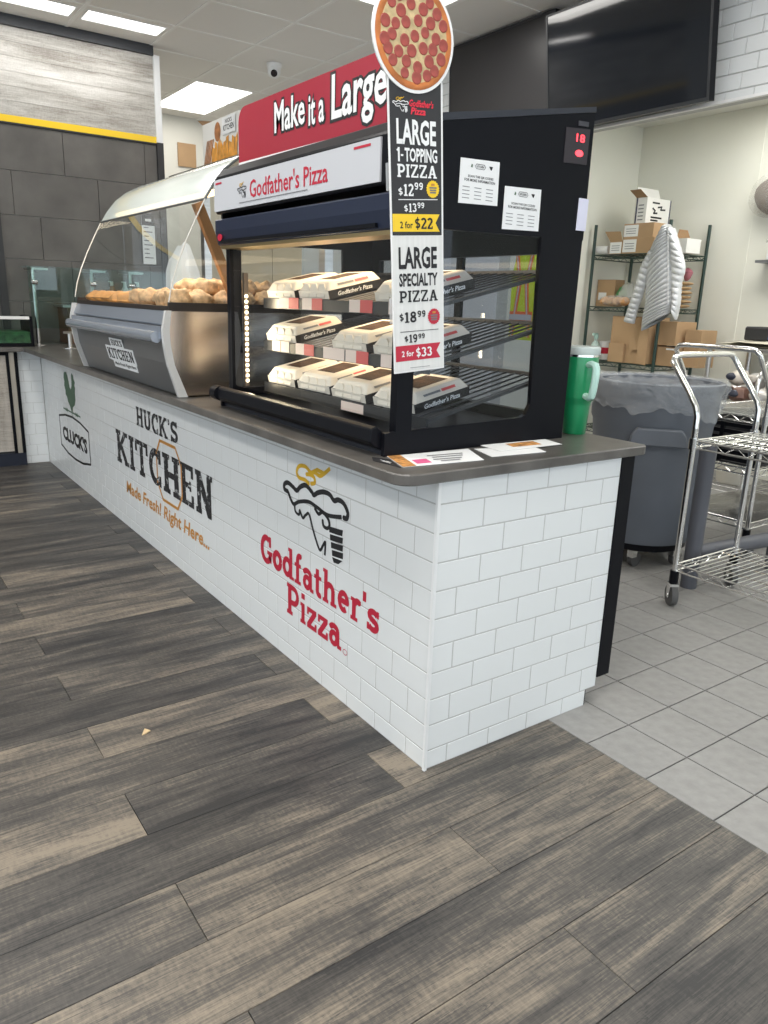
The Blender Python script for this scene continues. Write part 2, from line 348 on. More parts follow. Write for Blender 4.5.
GL = {  # slab-serif capitals and lowercase letters: width, strokes
 'H': (.86, stem(.2, 0, 1)+stem(.66, 0, 1)+[([(.2, .5), (.66, .5)], .16)]),
 'U': (.86, stem(.2, .3, 1, bot=False)+stem(.66, .3, 1, bot=False)+[(A(.43, .32, .23, .23, 180, 360), W_)]),
 'C': (.76, [(A(.42, .5, .29, .41, 45, 315, 16), W_), ([(.66, .62), (.66, 1.0)], .13), ([(.66, 0), (.66, .3)], .1)]),
 'K': (.9, stem(.2, 0, 1)+[([(.24, .42), (.7, .97)], .16), ([(.38, .56), (.74, .03)], .2), ([(.56, .935), (.86, .935)], SE), ([(.58, .065), (.9, .065)], SE)]),
 "'": (.25, [([(.12, 1.0), (.12, .72)], .15)]),
 'S': (.72, [(A(.36, .7, .23, .2, 30, 270, 10)+A(.36, .3, .24, .2, 90, -150, 10), W_), ([(.6, .7), (.6, 1.0)], .12), ([(.1, 0), (.1, .32)], .12)]),
 'I': (.42, stem(.21, 0, 1)),
 'T': (.84, stem(.42, 0, .95, top=False)+[([(.03, .935), (.81, .935)], SE), ([(.08, .66), (.08, 1.0)], .12), ([(.76, .66), (.76, 1.0)], .12)]),
 'E': (.78, stem(.2, 0, 1)+[([(.1, .935), (.72, .935)], SE), ([(.1, .065), (.72, .065)], SE), ([(.2, .5), (.55, .5)], .14), ([(.66, .7), (.66, 1.0)], .12), ([(.66, 0), (.66, .3)], .12), ([(.55, .38), (.55, .62)], .1)]),
 'N': (.9, stem(.2, 0, 1, r=.12)+stem(.7, 0, 1, l=.1, bot=False)+[([(.2, .95), (.7, .06)], .22)]),
 'L': (.72, stem(.2, 0, 1)+[([(.1, .065), (.68, .065)], SE), ([(.62, 0), (.62, .35)], .12)]),
 'G': (.86, [(A(.44, .5, .3, .4, 55, 330, 16), W_), ([(.69, .62), (.69, .98)], .14), ([(.5, .42), (.84, .42)], .13), ([(.7, .1), (.7, .45)], .17)]),
 'P': (.8, stem(.2, 0, 1)+[([(.2, .91), (.42, .91)]+A(.44, .67, .22, .24, 90, -90)+[(.2, .43)], .17)]),
 'o': (.66, [(A(.33, .34, .21, .25, 0, 360, 16), W_)]),
 'd': (.76, [(A(.32, .34, .2, .25, 0, 360, 16), .18), ([(.55, 0), (.55, 1.0)], .18), ([(.4, .95), (.6, .95)], .11), ([(.5, .055), (.74, .055)], .11)]),
 'f': (.52, [([(.22, .0), (.22, .75)]+A(.36, .75, .14, .17, 180, 60, 6), .18), ([(.05, .6), (.42, .6)], .12), ([(.05, .055), (.42, .055)], .11)]),
 'a': (.68, [(A(.28, .24, .16, .17, 0, 360, 12), .16), (A(.29, .48, .19, .13, 165, 20, 8)+[(.48, .1)], .17), ([(.46, .06), (.66, .06)], .12)]),
 't': (.48, [([(.2, .85), (.2, .2)]+A(.32, .19, .12, .12, 180, 300, 6), .18), ([(.03, .6), (.42, .6)], .12)]),
 'h': (.8, [([(.2, 0), (.2, 1.0)], .18), ([(.05, .95), (.2, .95)], .11), (A(.4, .42, .18, .17, 170, 0, 8)+[(.58, 0)], .18), ([(.05, .055), (.35, .055)], .11), ([(.46, .055), (.76, .055)], .11)]),
 'e': (.66, [([(.14, .36), (.52, .36)]+A(.33, .35, .2, .25, 5, 310, 14), .17)]),
 'r': (.58, [([(.2, 0), (.2, .65)], .18), ([(.05, .6), (.2, .6)], .11), (A(.38, .42, .16, .18, 160, 50, 6), .18), ([(.05, .055), (.38, .055)], .11)]),
 's': (.6, [(A(.3, .46, .17, .12, 20, 270, 8)+A(.3, .2, .18, .13, 90, -160, 8), .17), ([(.5, .46), (.5, .65)], .1), ([(.08, .02), (.08, .22)], .1)]),
 'i': (.4, [([(.2, 0), (.2, .65)], .18), ([(.05, .6), (.2, .6)], .11), ([(.05, .055), (.35, .055)], .11), ([(.2, .78), (.2, .96)], .19)]),
 'z': (.62, [([(.06, .585), (.56, .585)], .14), ([(.5, .58), (.12, .08)], .17), ([(.06, .07), (.56, .07)], .14), ([(.1, .42), (.1, .65)], .1), ([(.53, 0), (.53, .24)], .1)]),
}
GL.update({
 '1': (.5, [([(.27, 0), (.27, .95)], .2), ([(.08, .78), (.27, .93)], .14), ([(.06, .06), (.48, .06)], .12)]),
 '2': (.68, [(A(.33, .72, .22, .2, 160, -40, 10)+[(.14, .1)], .18), ([(.06, .07), (.62, .07)], .14), ([(.58, 0), (.58, .24)], .1)]),
 '3': (.68, [(A(.31, .73, .21, .18, 150, -80, 10), .17), (A(.31, .29, .24, .2, 80, -150, 10), .18)]),
 '8': (.7, [(A(.34, .73, .19, .18, 0, 360, 14), .17), (A(.34, .28, .22, .2, 0, 360, 14), .18)]),
 '9': (.7, [(A(.34, .67, .21, .23, 0, 360, 14), .18), ([(.55, .67), (.52, .3), (.4, .08), (.16, .1)], .16)]),
 '$': (.64, [(A(.32, .68, .2, .17, 30, 270, 10)+A(.32, .32, .21, .18, 90, -150, 10), .16), ([(.32, -.08), (.32, 1.08)], .09)]),
 '-': (.4, [([(.05, .42), (.35, .42)], .15)]),
})
def slab_raw(t, gap=.02, tracking=None):
    vs = []; fs = []; x = 0
    for ch in t:
        if ch == ' ': x += .4; continue
        wd, st = GL[ch]; v, f = stroke(st, W_); o = len(vs)
        vs += [(a+x, b, c) for a, b, c in v]; fs += [tuple(i+o for i in q) for q in f]; x += wd+gap
    return vs, fs
def slab(t, fr, u0, u1, v0, v1, m, parent, gap=.02, lift=.0008, name='lettering', local=False):
    return put(MB(), slab_raw(t, gap), fr, u0, u1, v0, v1, lift).build(name, m, parent, local=local)
def flat(fr, poly, m, parent, name, lift=.0005, th=None, local=False):
    mb = MB()
    if th: mb.prism(poly, lambda u, v, c: fr(u, v, c), lift-th, lift)
    else: mb.add([fr(u, v, lift) for u, v in poly], [tuple(range(len(poly)))])
    return mb.build(name, m, parent, local=local)
def rib(fr, polys, wd, m, parent, name, lift=.0008, local=False):
    v, f = stroke(polys, wd)
    return MB().add([fr(a, b, lift+c) for a, b, c in v], f).build(name, m, parent, local=local)

# ================================================================== SETTING
# ---- floor
fl = struct(MB().box(-6, 6, -6, 9, -.12, -.006).build('floor', fgrout))
PW, PL, Y0 = .181, 1.23, .147
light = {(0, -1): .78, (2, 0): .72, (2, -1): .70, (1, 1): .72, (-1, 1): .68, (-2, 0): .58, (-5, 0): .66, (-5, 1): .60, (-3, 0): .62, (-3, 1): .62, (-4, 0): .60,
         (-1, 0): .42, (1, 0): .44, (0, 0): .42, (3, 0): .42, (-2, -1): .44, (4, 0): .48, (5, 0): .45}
plank_me = {}
for k in range(-8, 27):
    ya = Y0+PW*k; off = -.705 if k % 2 == 0 else -.09
    # the row ends at the tiled floor (x=.48) or under the counter
    lim = .482 if ya < 0 else .3
    for j in range(-3, 3):
        x0 = off+PL*(j-1 if k % 2 else j-0)-0; x1 = x0+PL
        if k % 2 == 0: x0, x1 = off+PL*(j), off+PL*(j+1)
        else: x0, x1 = off+PL*(j-1), off+PL*j
        a, b = max(x0, -3.2), min(x1, lim)
        if b-a < .02: continue
        ln = round(b-a, 4)
        if ln not in plank_me:
            g = .0007; mb = MB()
            mb.add([(0, 0, -.006), (ln, 0, -.006), (ln, PW, -.006), (0, PW, -.006), (g*2, g*2, 0), (ln-g*2, g*2, 0), (ln-g*2, PW-g*2, 0), (g*2, PW-g*2, 0), (g, g, -.001), (ln-g, g, -.001), (ln-g, PW-g, -.001), (g, PW-g, -.001)],
                   [(4, 5, 6, 7), (8, 9, 5, 4), (9, 10, 6, 5), (10, 11, 7, 6), (11, 8, 4, 7), (0, 1, 9, 8), (1, 2, 10, 9), (2, 3, 11, 10), (3, 0, 8, 11)])
            plank_me[ln] = mb.mesh('plank', floor_wood)
        o = child('plank', plank_me[ln], fl, (a-LOC['floor'].x, ya-LOC['floor'].y, -LOC['floor'].z))
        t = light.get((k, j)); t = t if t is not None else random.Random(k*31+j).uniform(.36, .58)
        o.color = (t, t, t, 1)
TS = .2009; FX, FY = .0682, -.5533
qm = {}
for i in range(2, 16):
    for j in range(-4, 11):
        xa, xb = FX+TS*i, FX+TS*(i+1); ya, yb = FY+TS*j, FY+TS*(j+1)
        xa = max(xa, .482)
        if xb-xa < .02 or (xb < .64 and ya > 0): continue
        ln = round(xb-xa, 4)
        if ln not in qm:
            g = .002; mb = MB()
            mb.add([(g, g, -.006), (ln-g, g, -.006), (ln-g, TS-g, -.006), (g, TS-g, -.006), (g, g, -.001), (ln-g, g, -.001), (ln-g, TS-g, -.001), (g, TS-g, -.001),
                    (2*g, 2*g, 0), (ln-2*g, 2*g, 0), (ln-2*g, TS-2*g, 0), (2*g, TS-2*g, 0)],
                   [(8, 9, 10, 11), (4, 5, 9, 8), (5, 6, 10, 9), (6, 7, 11, 10), (7, 4, 8, 11), (0, 1, 5, 4), (1, 2, 6, 5), (2, 3, 7, 6), (3, 0, 4, 7)])
            qm[ln] = mb.mesh('floor_tile', qtile)
        child('floor_tile', qm[ln], fl, (xa-LOC['floor'].x, ya-LOC['floor'].y, -LOC['floor'].z))
MB().box(3.285, 4.46, -5, 3, -.006, -.0005).box(.482, 3.283, 1.657, 7.3, -.006, -.0005).box(.482, 3.283, -5, -1.36, -.006, -.0005).build('tile_field', qtile, fl)

# ---- ceiling
ce = struct(MB().box(-6, 2.95, -6, 7.35, H+.03, H+.12).build('ceiling', ceil_m))
GX, GY, GP = 1.085, 3.87, .615
lights = {(1, 3), (1, 4), (1, -3), (1, -2)}   # cells under 2x4 fixtures
slotcells = set()
pan = MB().box(.006, GP-.006, .006, GP-.006, -.03, -.0).mesh('ceiling_panel', ceil_m)
for i in range(-6, 4):
    for j in range(-9, 6):
        if (i, j) in {(1, 3), (1, 4), (1, -3), (1, -2)}: continue
        if GX+GP*(i+1) > 2.96: continue
        if j in (1,) and i in (-1, -2): continue
        child('ceiling_panel', pan, ce, (GX+GP*i-LOC['ceiling'].x, GY+GP*j-LOC['ceiling'].y, H+.03-LOC['ceiling'].z))
tee = MB()
for i in range(-6, 4): tee.box(GX+GP*i-.012, GX+GP*i+.012, -2, 7.35, H-.004, H+.03)
tee.build('tee_bars', tee_m, ce)
tee = MB()
for j in range(-9, 7): tee.box(-3, 2.95, GY+GP*j-.012, GY+GP*j+.012, H-.003, H+.03)
tee.build('cross_tees', tee_m, ce)
# recessed panels round the slot lights
sp = MB(); z0, z1 = H, H+.03
for (xa, xb) in ((GX-2*GP, GX-GP), (GX-GP, GX)):
    ya, yb = GY+GP, GY+2*GP
    sp.box(xa+.006, xa+.03, ya, yb, z0, z1).box(xb-.03, xb-.006, ya, yb, z0, z1).box(xa+.03, xb-.03, ya, 4.56, z0, z1).box(xa+.03, xb-.03, 4.80, yb, z0, z1)
sp.build('slot_surround', ceil_m, ce)
def fixture(x0, x1, y0, y1, label, st=None, deep=0):
    t = thing('ceiling_light', label, 'ceiling light', ((x0+x1)/2, (y0+y1)/2, H-.004), group='recessed ceiling lights')
    b = .02
    MB().box(x0, x1, y0, y0+b, H-.006, H+.02).box(x0, x1, y1-b, y1, H-.006, H+.02).box(x0, x0+b, y0+b, y1-b, H-.006, H+.02).box(x1-b, x1, y0+b, y1-b, H-.006, H+.02).build('frame', tee_m, t)
    MB().box(x0+b, x1-b, y0+b, y1-b, H, H+.015).build('diffuser', emit_p, t)
    return t
fixture(GX+GP+.012, GX+2*GP-.012, GY+3*GP+.012, GY+5*GP-.012, 'large bright ceiling panel above the far white wall')
fixture(GX+GP+.012, GX+2*GP-.012, GY-3*GP+.012, GY-GP-.012, 'bright ceiling panel behind the round pizza sign')
for x0, lab in ((GX-GP+.03, 'slot ceiling light nearest the end of the whitewashed board wall'), (GX-2*GP+.03, 'slot ceiling light at the left edge above the board wall')):
    t = thing('ceiling_light', lab, 'ceiling light', (x0+.28, 4.68, H), group='recessed ceiling lights')
    x1 = x0+GP-.06
    MB().box(x0, x1, 4.56, 4.575, H-.003, H+.03).box(x0, x1, 4.785, 4.80, H-.003, H+.03).box(x0, x0+.012, 4.575, 4.785, H-.003, H+.03).box(x1-.012, x1, 4.575, 4.785, H-.003, H+.03).build('frame', white, t)
    MB().box(x0+.012, x1-.012, 4.575, 4.785, H+.006, H+.02).build('diffuser', emit_p, t)

# ---- rear wall with slate tiles and whitewashed boards (plane y = 5.05)
YA = 5.05; XR = 1.1
wa = struct(MB().box(-6, XR, YA+.01, YA+.15, 0, H).build('wall_back', grout))
z = 2.352; r = 0
while z > .0:
    zb = max(z-.305, 0); off = (.39, .626, .19)[r % 3]
    x = off-.61*6
    while x < XR:
        a, b = max(x, -2.4)+.0015, min(x+.61, XR)-.0015
        if b-a > .01: MB().box(a, b, YA-.004, YA+.012, zb+.0015, z-.0015).build('slate_tile', dtile, wa, bevel=.0015)
        x += .61
    z = zb; r += 1
for i in range(6):
    za = 2.412+.095*i
    for a, b in ((-2.4, -.35+.3*(i % 2)), (-.35+.3*(i % 2), XR)):
        MB().box(a+.0008, b-.0008, YA-.006, YA+.012, za+.0008, za+.0942).build('board', pale_wood, wa)
MB().box(-2.4, XR, YA-.012, YA+.012, 2.353, 2.366).build('trim_strip', blkm, wa)
MB().box(-2.4, XR, YA-.010, YA+.012, 2.366, 2.412).build('yellow_stripe', yellow, wa)
MB().box(-2.4, XR, YA-.03, YA+.012, 2.982, H).build('top_rail', mat('charcoal_rail', (.045, .048, .055), .5), wa)
MB().box(XR, XR+.045, YA-.03, YA+.15, 2.37, 2.985).build('white_corner_post', trim_w, wa)
MB().box(XR, XR+.05, YA-.025, YA+.15, 0, 2.37).build('dark_corner_post', mat('charcoal_post', (.03, .03, .032), .5), wa)
MB().box(-.14, -.085, YA-.03, YA, .85, 1.9).build('dark_corner_post', mat('charcoal_post', (.03, .03, .032), .5), wa)
# ---- other walls
struct(MB().box(XR, 3.0, 7.2, 7.35, 0, H).build('wall_far', wallw))
struct(MB().box(XR-.1, XR, YA+.15, 7.2, 0, H).build('wall_recess', wallw))
# soffit / header wall (plane x = 2.95)
XS, ZS = 2.95, 2.325
so = struct(MB().box(XS+.008, XS+.12, -5, 3.0, ZS, H+.1).box(XS+.008, XS+.12, 3.0, 7.3, 0, H+.1).build('wall_soffit', grout))
TP, TQ = .0825, .166
def soffit_tile(a, b, z0, z1):
    g = .0014
    MB().add([(XS+.01, a+g, z0+g), (XS+.01, b-g, z0+g), (XS+.01, b-g, z1-g), (XS+.01, a+g, z1-g), (XS, a+3*g, z0+3*g), (XS, b-3*g, z0+3*g), (XS, b-3*g, z1-3*g), (XS, a+3*g, z1-3*g)],
             [(4, 5, 6, 7), (0, 1, 5, 4), (1, 2, 6, 5), (2, 3, 7, 6), (3, 0, 4, 7)]).build('wall_tile', tile_w, so)
z = 2.368-TP; r = 0
while z < H-.01:
    off = 1.23 if r % 2 == 1 else 1.147
    for j in range(-5, 3):
        soffit_tile(off+TQ*j, off+TQ*(j+1), max(z, ZS), min(z+TP, H))
    if z > 2.45:
        for j in range(13, 19):
            soffit_tile(off+TQ*j, off+TQ*(j+1), max(z, ZS), min(z+TP, H))
    z += TP; r += 1
MB().box(XS+.002, XS+.008, -5, .317, ZS, H).box(XS+.002, XS+.008, 3.0, 7.2, 0, 2.45).box(XS+.002, XS+.008, 4.3, 7.2, 2.45, H).build('tile_backing', tile_w, so)
MB().box(XS-.006, XS+.02, -5, 3.0, ZS-.012, ZS+.003).build('edge_trim', white, so)
XK, YK, ZK = 4.46, 3.0, 2.65
struct(MB().box(XS+.12, XK+.1, YK, YK+.1, 0, ZK+.1).build('wall_kitchen_left', kitw))
kr = struct(MB().box(XK, XK+.1, -5, YK, 0, ZK+.1).build('wall_kitchen_right', kitw))
for y in (1.95, .72): MB().box(XK-.004, XK, y-.012, y+.012, 0, ZK).build('panel_batten', kitw, kr)
struct(MB().box(XS+.12, XK+.1, -5, YK+.1, ZK, ZK+.1).build('ceiling_kitchen', wallw))
# store front: left wall and wall behind the viewer, with window openings
st = MB().box(-6.1, -5.9, -6, 9, 0, .5).box(-6.1, -5.9, -6, 9, 2.6, H)
for y in (-6, -3.2, -.4, 2.4, 5.2, 8.0): st.box(-6.1, -5.9, y, y+.5, .5, 2.6)
struct(st.build('wall_left', wallw))
st = MB().box(-6, 5, -5.6, -5.4, 0, .35).box(-6, 5, -5.6, -5.4, 2.8, H)
for x in (-6, -3.4, -.9, 1.6, 3.4): st.box(x, x+.22, -5.6, -5.4, .35, 2.8)
struct(st.build('wall_front', wallw))

# ================================================================== COUNTER
ZT = .806; ZC = .834; QW, RP, R0 = .154, .0765, .0554
ct = thing('service_counter', 'long white subway-tiled service counter with painted lettering', 'counter', (.35, 2.2, 0))
MB().box(.004, .64, .004, 4.9, 0, ZT).box(.64, .688, .004, 4.9, .056, ZT).build('body', blkm, ct)
MB().box(-.52, .004, 4.504, 4.9, 0, ZT).build('return_body', grout, ct)
MB().box(.6895, .745, -.004, 4.9, .088, ZT).box(.645, .650, .004, 4.9, 0, .088).build('black_end_panel', blk, ct, label='black panel closing the staff side')
MB().box(-.005, .004, -.005, .004, 0, ZT).build('corner_trim', trim_w, ct)
ff = MB().box(.001, .004, .004, 4.5, 0, ZT).build('front_face', grout, ct)
ef = MB().box(.004, .643, .001, .004, .0, ZT).box(.643, .69, .001, .004, .0554, ZT).build('end_face', grout, ct)
rf = MB().box(-.155, .0, 4.502, 4.504, 0, ZT).build('return_face', grout, ct)
tcache = {}
def face_tile(par, key, fr, u0, u1, v0, v1, depth=.006):
    g = .0008; k = (key, round(u1-u0, 4), round(v1-v0, 4)); cx, cy = u0, v0
    org = fr(u0, v0)
    if k not in tcache:
        a, b = u1-u0, v1-v0; mb = MB()
        pts = [(g, g, -.004), (a-g, g, -.004), (a-g, b-g, -.004), (g, b-g, -.004), (g, g, depth-.002), (a-g, g, depth-.002), (a-g, b-g, depth-.002), (g, b-g, depth-.002),
               (g+.002, g+.002, depth), (a-g-.002, g+.002, depth), (a-g-.002, b-g-.002, depth), (g+.002, b-g-.002, depth)]
        mb.add([fr(u0+p, v0+q, c)-org for p, q, c in pts], [(8, 9, 10, 11), (4, 5, 9, 8), (5, 6, 10, 9), (6, 7, 11, 10), (7, 4, 8, 11), (0, 1, 5, 4), (1, 2, 6, 5), (2, 3, 7, 6), (3, 0, 4, 7)])
        tcache[k] = mb.mesh('tile', tile_w)
    o = bpy.data.objects.new('tile', tcache[k]); COL.objects.link(o); o.parent = par; o.location = org-LOC[par.name]
frF = frame((.006, 4.5, 0), (0, -1, 0), (0, 0, 1))    # u = 4.5 - y
frE = frame((0, .006, 0), (1, 0, 0), (0, 0, 1))
frR = frame((-.155, 4.506, 0), (1, 0, 0), (0, 0, 1))
rows = [(0, R0)]+[(R0+RP*k, min(R0+RP*(k+1), ZT)) for k in range(10)]
far = MB()
for r, (z0, z1) in enumerate(rows):
    o_ = .0888+(0 if r % 2 == 0 else QW/2)
    js = [.004]+[o_+QW*j for j in range(-1, 30) if .02 < o_+QW*j < 4.49]+[4.5]
    for a, b in zip(js[:-1], js[1:]):
        if b < 3.15: face_tile(ff, 'F', frF, 4.5-b, 4.5-a, z0, z1)
        else: far.box(.0, .004, a+.001, b-.001, z0+.001, z1-.001)
    o_ = .0768+(0 if r % 2 == 0 else QW/2)
    xr = .643 if r == 0 else .69
    js = [.004]+[o_+QW*j for j in range(-1, 6) if .02 < o_+QW*j < xr-.01]+[xr]
    for a, b in zip(js[:-1], js[1:]): face_tile(ef, 'E', frE, a, b, z0, z1)
    for a, b in ((0, .077 if r % 2 else .03), (.077 if r % 2 else .03, .153)):
        face_tile(rf, 'R', frR, a, b, z0, z1)
fo = far.build('far_tiles', tile_w, ff); fo['kind'] = 'stuff'
# ---- lettering on the counter front
kink = mat('worn_black_paint', (.02, .02, .022), .6)
def worn(m, base, other, lo=.56, hi=.62):
    nt = m.node_tree; N = nt.nodes; L = nt.links; b = N['Principled BSDF']
    tc = N.new('ShaderNodeTexCoord'); n = N.new('ShaderNodeTexNoise'); n.inputs['Scale'].default_value = 34; n.inputs['Detail'].default_value = 8; n.inputs['Roughness'].default_value = .75
    r = N.new('ShaderNodeValToRGB'); r.color_ramp.elements[0].position = lo; r.color_ramp.elements[1].position = hi
    r.color_ramp.elements[0].color = (*base, 1); r.color_ramp.elements[1].color = (*other, 1)
    L.new(tc.outputs['Object'], n.inputs['Vector']); L.new(n.outputs['Fac'], r.inputs[0]); L.new(r.outputs[0], b.inputs['Base Color'])
worn(kink, (.018, .018, .02), (.62, .63, .63))
LT = .0068
def F(y): return 4.5-y
def Fp(y, z): return (4.5-y, z)
slab("HUCK'S", frF, F(2.36), F(1.79), .587, .686, kink, ct, lift=LT)
slab('KITC', frF, F(2.735), F(2.03), .335, .520, kink, ct, lift=LT)
slab('H', frF, F(2.005), F(1.785), .335, .520, kink, ct, lift=LT)
slab('EN', frF, F(1.775), F(1.42), .335, .520, kink, ct, lift=LT)
hx = [Fp(2.03, .567), Fp(1.83, .567), Fp(1.765, .50), Fp(1.765, .36), Fp(1.825, .288), Fp(2.02, .288), Fp(2.085, .36), Fp(2.085, .50), Fp(2.03, .567)]
rib(frF, [hx+hx[1:2]], .014, orange_i, ct, 'lettering_outline', LT)
text('Made Fresh! Right Here...', frF, F(2.6), F(1.47), .175, .262, orange_i, ct, bold=.025, lift=LT, shear=.18)
bad = [Fp(4.06, .405), Fp(3.88, .432), Fp(3.69, .442), Fp(3.5, .432), Fp(3.315, .405), Fp(3.315, .205), Fp(3.5, .176), Fp(3.69, .168), Fp(3.88, .176), Fp(4.06, .205)]
rib(frF, [bad+bad[:2]], .014, inkb, ct, 'badge_outline', LT)
text("CLUCK'S", frF, F(3.99), F(3.37), .255, .352, inkb, ct, bold=.05, lift=LT)
roo = [(3.79, .722), (3.83, .712), (3.845, .68), (3.83, .655), (3.845, .63), (3.82, .60), (3.825, .575), (3.79, .56), (3.77, .53), (3.73, .51), (3.70, .478), (3.67, .478), (3.655, .51), (3.60, .53), (3.575, .565), (3.575, .61),
       (3.56, .64), (3.575, .655), (3.555, .675), (3.585, .695), (3.59, .715), (3.62, .728), (3.645, .71), (3.64, .675), (3.65, .645), (3.675, .62), (3.70, .63), (3.715, .665), (3.735, .70), (3.76, .718)]
flat(frF, [Fp(*p) for p in roo][::-1], green_i, ct, 'rooster_emblem', LT)
rib(frF, [[Fp(3.69, .48), Fp(3.69, .445)], [Fp(3.92, .472), Fp(3.48, .472)], [Fp(3.85, .482), Fp(3.80, .462)], [Fp(3.80, .482), Fp(3.85, .462)], [Fp(3.60, .482), Fp(3.55, .462)], [Fp(3.55, .482), Fp(3.60, .462)]], .010, green_i, ct, 'weathervane_bar', LT)
slab("Godfather's", frF, F(.985), F(.232), .300, .412, red, ct, gap=-.02, lift=LT)
slab('Pizza', frF, F(.785), F(.43), .172, .284, red, ct, gap=-.02, lift=LT)
rib(frF, [[Fp(.408+.012*math.cos(t*.7), .178+.009*math.sin(t*.7)) for t in range(10)]], .002, red, ct, 'registered_mark', LT)
def smooth2(pts, n=5):
    out = []
    for i in range(len(pts)-1):
        p0 = pts[max(i-1, 0)]; p1 = pts[i]; p2 = pts[i+1]; p3 = pts[min(i+2, len(pts)-1)]
        for k in range(n):
            t = k/n; out.append(tuple(.5*(2*p1[a]+(p2[a]-p0[a])*t+(2*p0[a]-5*p1[a]+4*p2[a]-p3[a])*t*t+(3*p1[a]-p0[a]-3*p2[a]+p3[a])*t**3) for a in (0, 1)))
    return out+[tuple(pts[-1])]
def hand_logo(fr, U, m_b, m_g, par, sc=1.0, lift=LT, local=False):
    q = lambda pts: [U(y, z) for y, z in (smooth2(pts) if len(pts) > 4 else pts)]
    rib(fr, [(q([(.775, .605), (.80, .608), (.80, .625), (.775, .635), (.74, .628), (.715, .622), (.69, .640), (.655, .652), (.62, .640), (.605, .632), (.58, .645), (.545, .655), (.51, .655), (.485, .642), (.46, .65), (.43, .646), (.408, .625), (.412, .605), (.43, .603)]), .016*sc),
             (q([(.775, .605), (.74, .572), (.70, .588), (.64, .602), (.59, .598), (.52, .588), (.44, .602)]), .013*sc),
             (q([(.73, .574), (.725, .55), (.70, .545), (.695, .56), (.675, .54), (.655, .555), (.635, .562), (.61, .52), (.59, .49), (.565, .463), (.545, .485), (.532, .497), (.535, .455)]), .010*sc),
             (q([(.60, .592), (.575, .578), (.55, .59), (.515, .575), (.51, .555), (.525, .545), (.545, .548), (.55, .565)]), .012*sc)], .01*sc, m_b, par, 'hand_emblem', lift, local)
    mb = MB()
    for k in range(4):
        t0 = .557-.0235*k
        p = q([(.512-.006*k, t0-.002), (.432-.001*k, t0+.006), (.436-.002*k, t0-.0135), (.510-.006*k, t0-.0205)])
        mb.add([fr(a, b, lift) for a, b in p], [(0, 1, 2, 3)])
    p = q([(.492, .462), (.432, .467), (.455, .450), (.482, .447)]); mb.add([fr(a, b, lift) for a, b in p], [(0, 1, 2, 3)])
    mb.build('cuff_emblem', m_b, par, local=local)
    rib(fr, [(q([(.635, .66), (.66, .668), (.70, .668), (.716, .683), (.70, .705), (.66, .712), (.625, .700), (.60, .705), (.57, .70), (.545, .712), (.51, .735)]), .013*sc),
             (q([(.625, .664), (.600, .672), (.605, .688), (.63, .692), (.655, .688)]), .013*sc), (q([(.62, .70), (.585, .716), (.54, .712)]), .013*sc)], .013*sc, m_g, par, 'steam_emblem', lift, local)
hand_logo(frF, Fp, inkb, gold_i, ct)

# ---- countertop (L-shaped, rounded near corners)
r = .05; pts = [(-.13+r+r*math.cos(a), -.025+r+r*math.sin(a)) for a in [PI+PI/2*i/6 for i in range(7)]]
r2 = .02; pts += [(.775-r2+r2*math.cos(a), -.025+r2+r2*math.sin(a)) for a in [1.5*PI+PI/2*i/4 for i in range(5)]]
pts += [(.775, 5.03), (-2.2, 5.03), (-2.2, 4.37), (-.13, 4.37)]
co = MB().prism(pts, lambda u, v, c: (u, v, c), ZT, ZC).build('countertop', stone, bevel=.003)
tag(co, 'dark grey stone-look countertop along the tiled counter', 'countertop')

# ---- low cabinet at the left end
cb = thing('display_cabinet', 'black-framed low cabinet with wood-print door below the counter end', 'cabinet', (-.8, 4.45, 0))
MB().box(-1.6, -.16, 4.46, 4.503, 0, .09).build('kick_base', mat('navy_kick', (.012, .016, .03), .4), cb)
MB().box(-1.6, -.16, 4.47, 4.503, .09, ZT-.002).build('carcass', blkm, cb)
MB().box(-1.55, -.235, 4.462, 4.47, .105, ZT-.03).build('door', cab_wood, cb)
MB().box(-.235, -.215, 4.455, 4.47, .09, ZT-.01).box(-.18, -.16, 4.455, 4.47, .09, ZT-.01).box(-1.6, -.235, 4.455, 4.47, ZT-.03, ZT-.01).build('frame', blk, cb)
MB().box(-.213, -.182, 4.460, 4.47, .09, ZT-.01).build('metal_strip', mat('champagne_strip', (.5, .45, .38), .35, .6), cb)

# ================================================================== HEATED PIZZA DISPLAY CASE
YN, YF = .18, 1.22
case = thing('pizza_display_case', 'black heated glass pizza display case on the near end of the counter', 'display case', (.31, .7, ZC))
XY = lambda u, v, c: (u, c, v)        # profile in x-z, extruded along y
sideprof_top = [(-.02, 1.395), (.635, 1.405), (.635, 1.737), (.09, 1.637), (-.02, 1.60)]
for a, b in ((YN, YN+.014), (YF-.014, YF)):
    mb = MB().prism([(-.04, ZC), (.625, ZC), (.625, .912), (-.04, .895)], XY, a, b)
    mb.prism([(.478, .9077), (.625, .912), (.632, 1.405), (.466, 1.4024)], XY, a, b)
    mb.prism([(.478, .9077), (.44, .9067), (.46, .914), (.478, .945)], XY, a, b)
    mb.prism([(-.005, .896), (.045, .897), (.045, 1.396), (-.005, 1.3952)], XY, a, b)
    mb.prism(sideprof_top, XY, a, b)
    mb.build('side_panel', blk, case)
    MB().prism([(.045, .90), (.478, .90), (.467, 1.405), (.045, 1.40)], XY, (a+b)/2-.002, (a+b)/2+.002).build('side_glass', glass_s, case)
MB().prism([(.09, 1.655), (.635, 1.751), (.637, 1.738), (.09, 1.638)], XY, YN-.002, YF+.002).build('roof', navy, case)
MB().prism([(-.045, 1.485), (-.045, 1.598), (-.02, 1.628), (.02, 1.634), (.095, 1.638), (.095, 1.485)], XY, YN+.014, YF-.014).build('header', blk, case, bevel=.004)
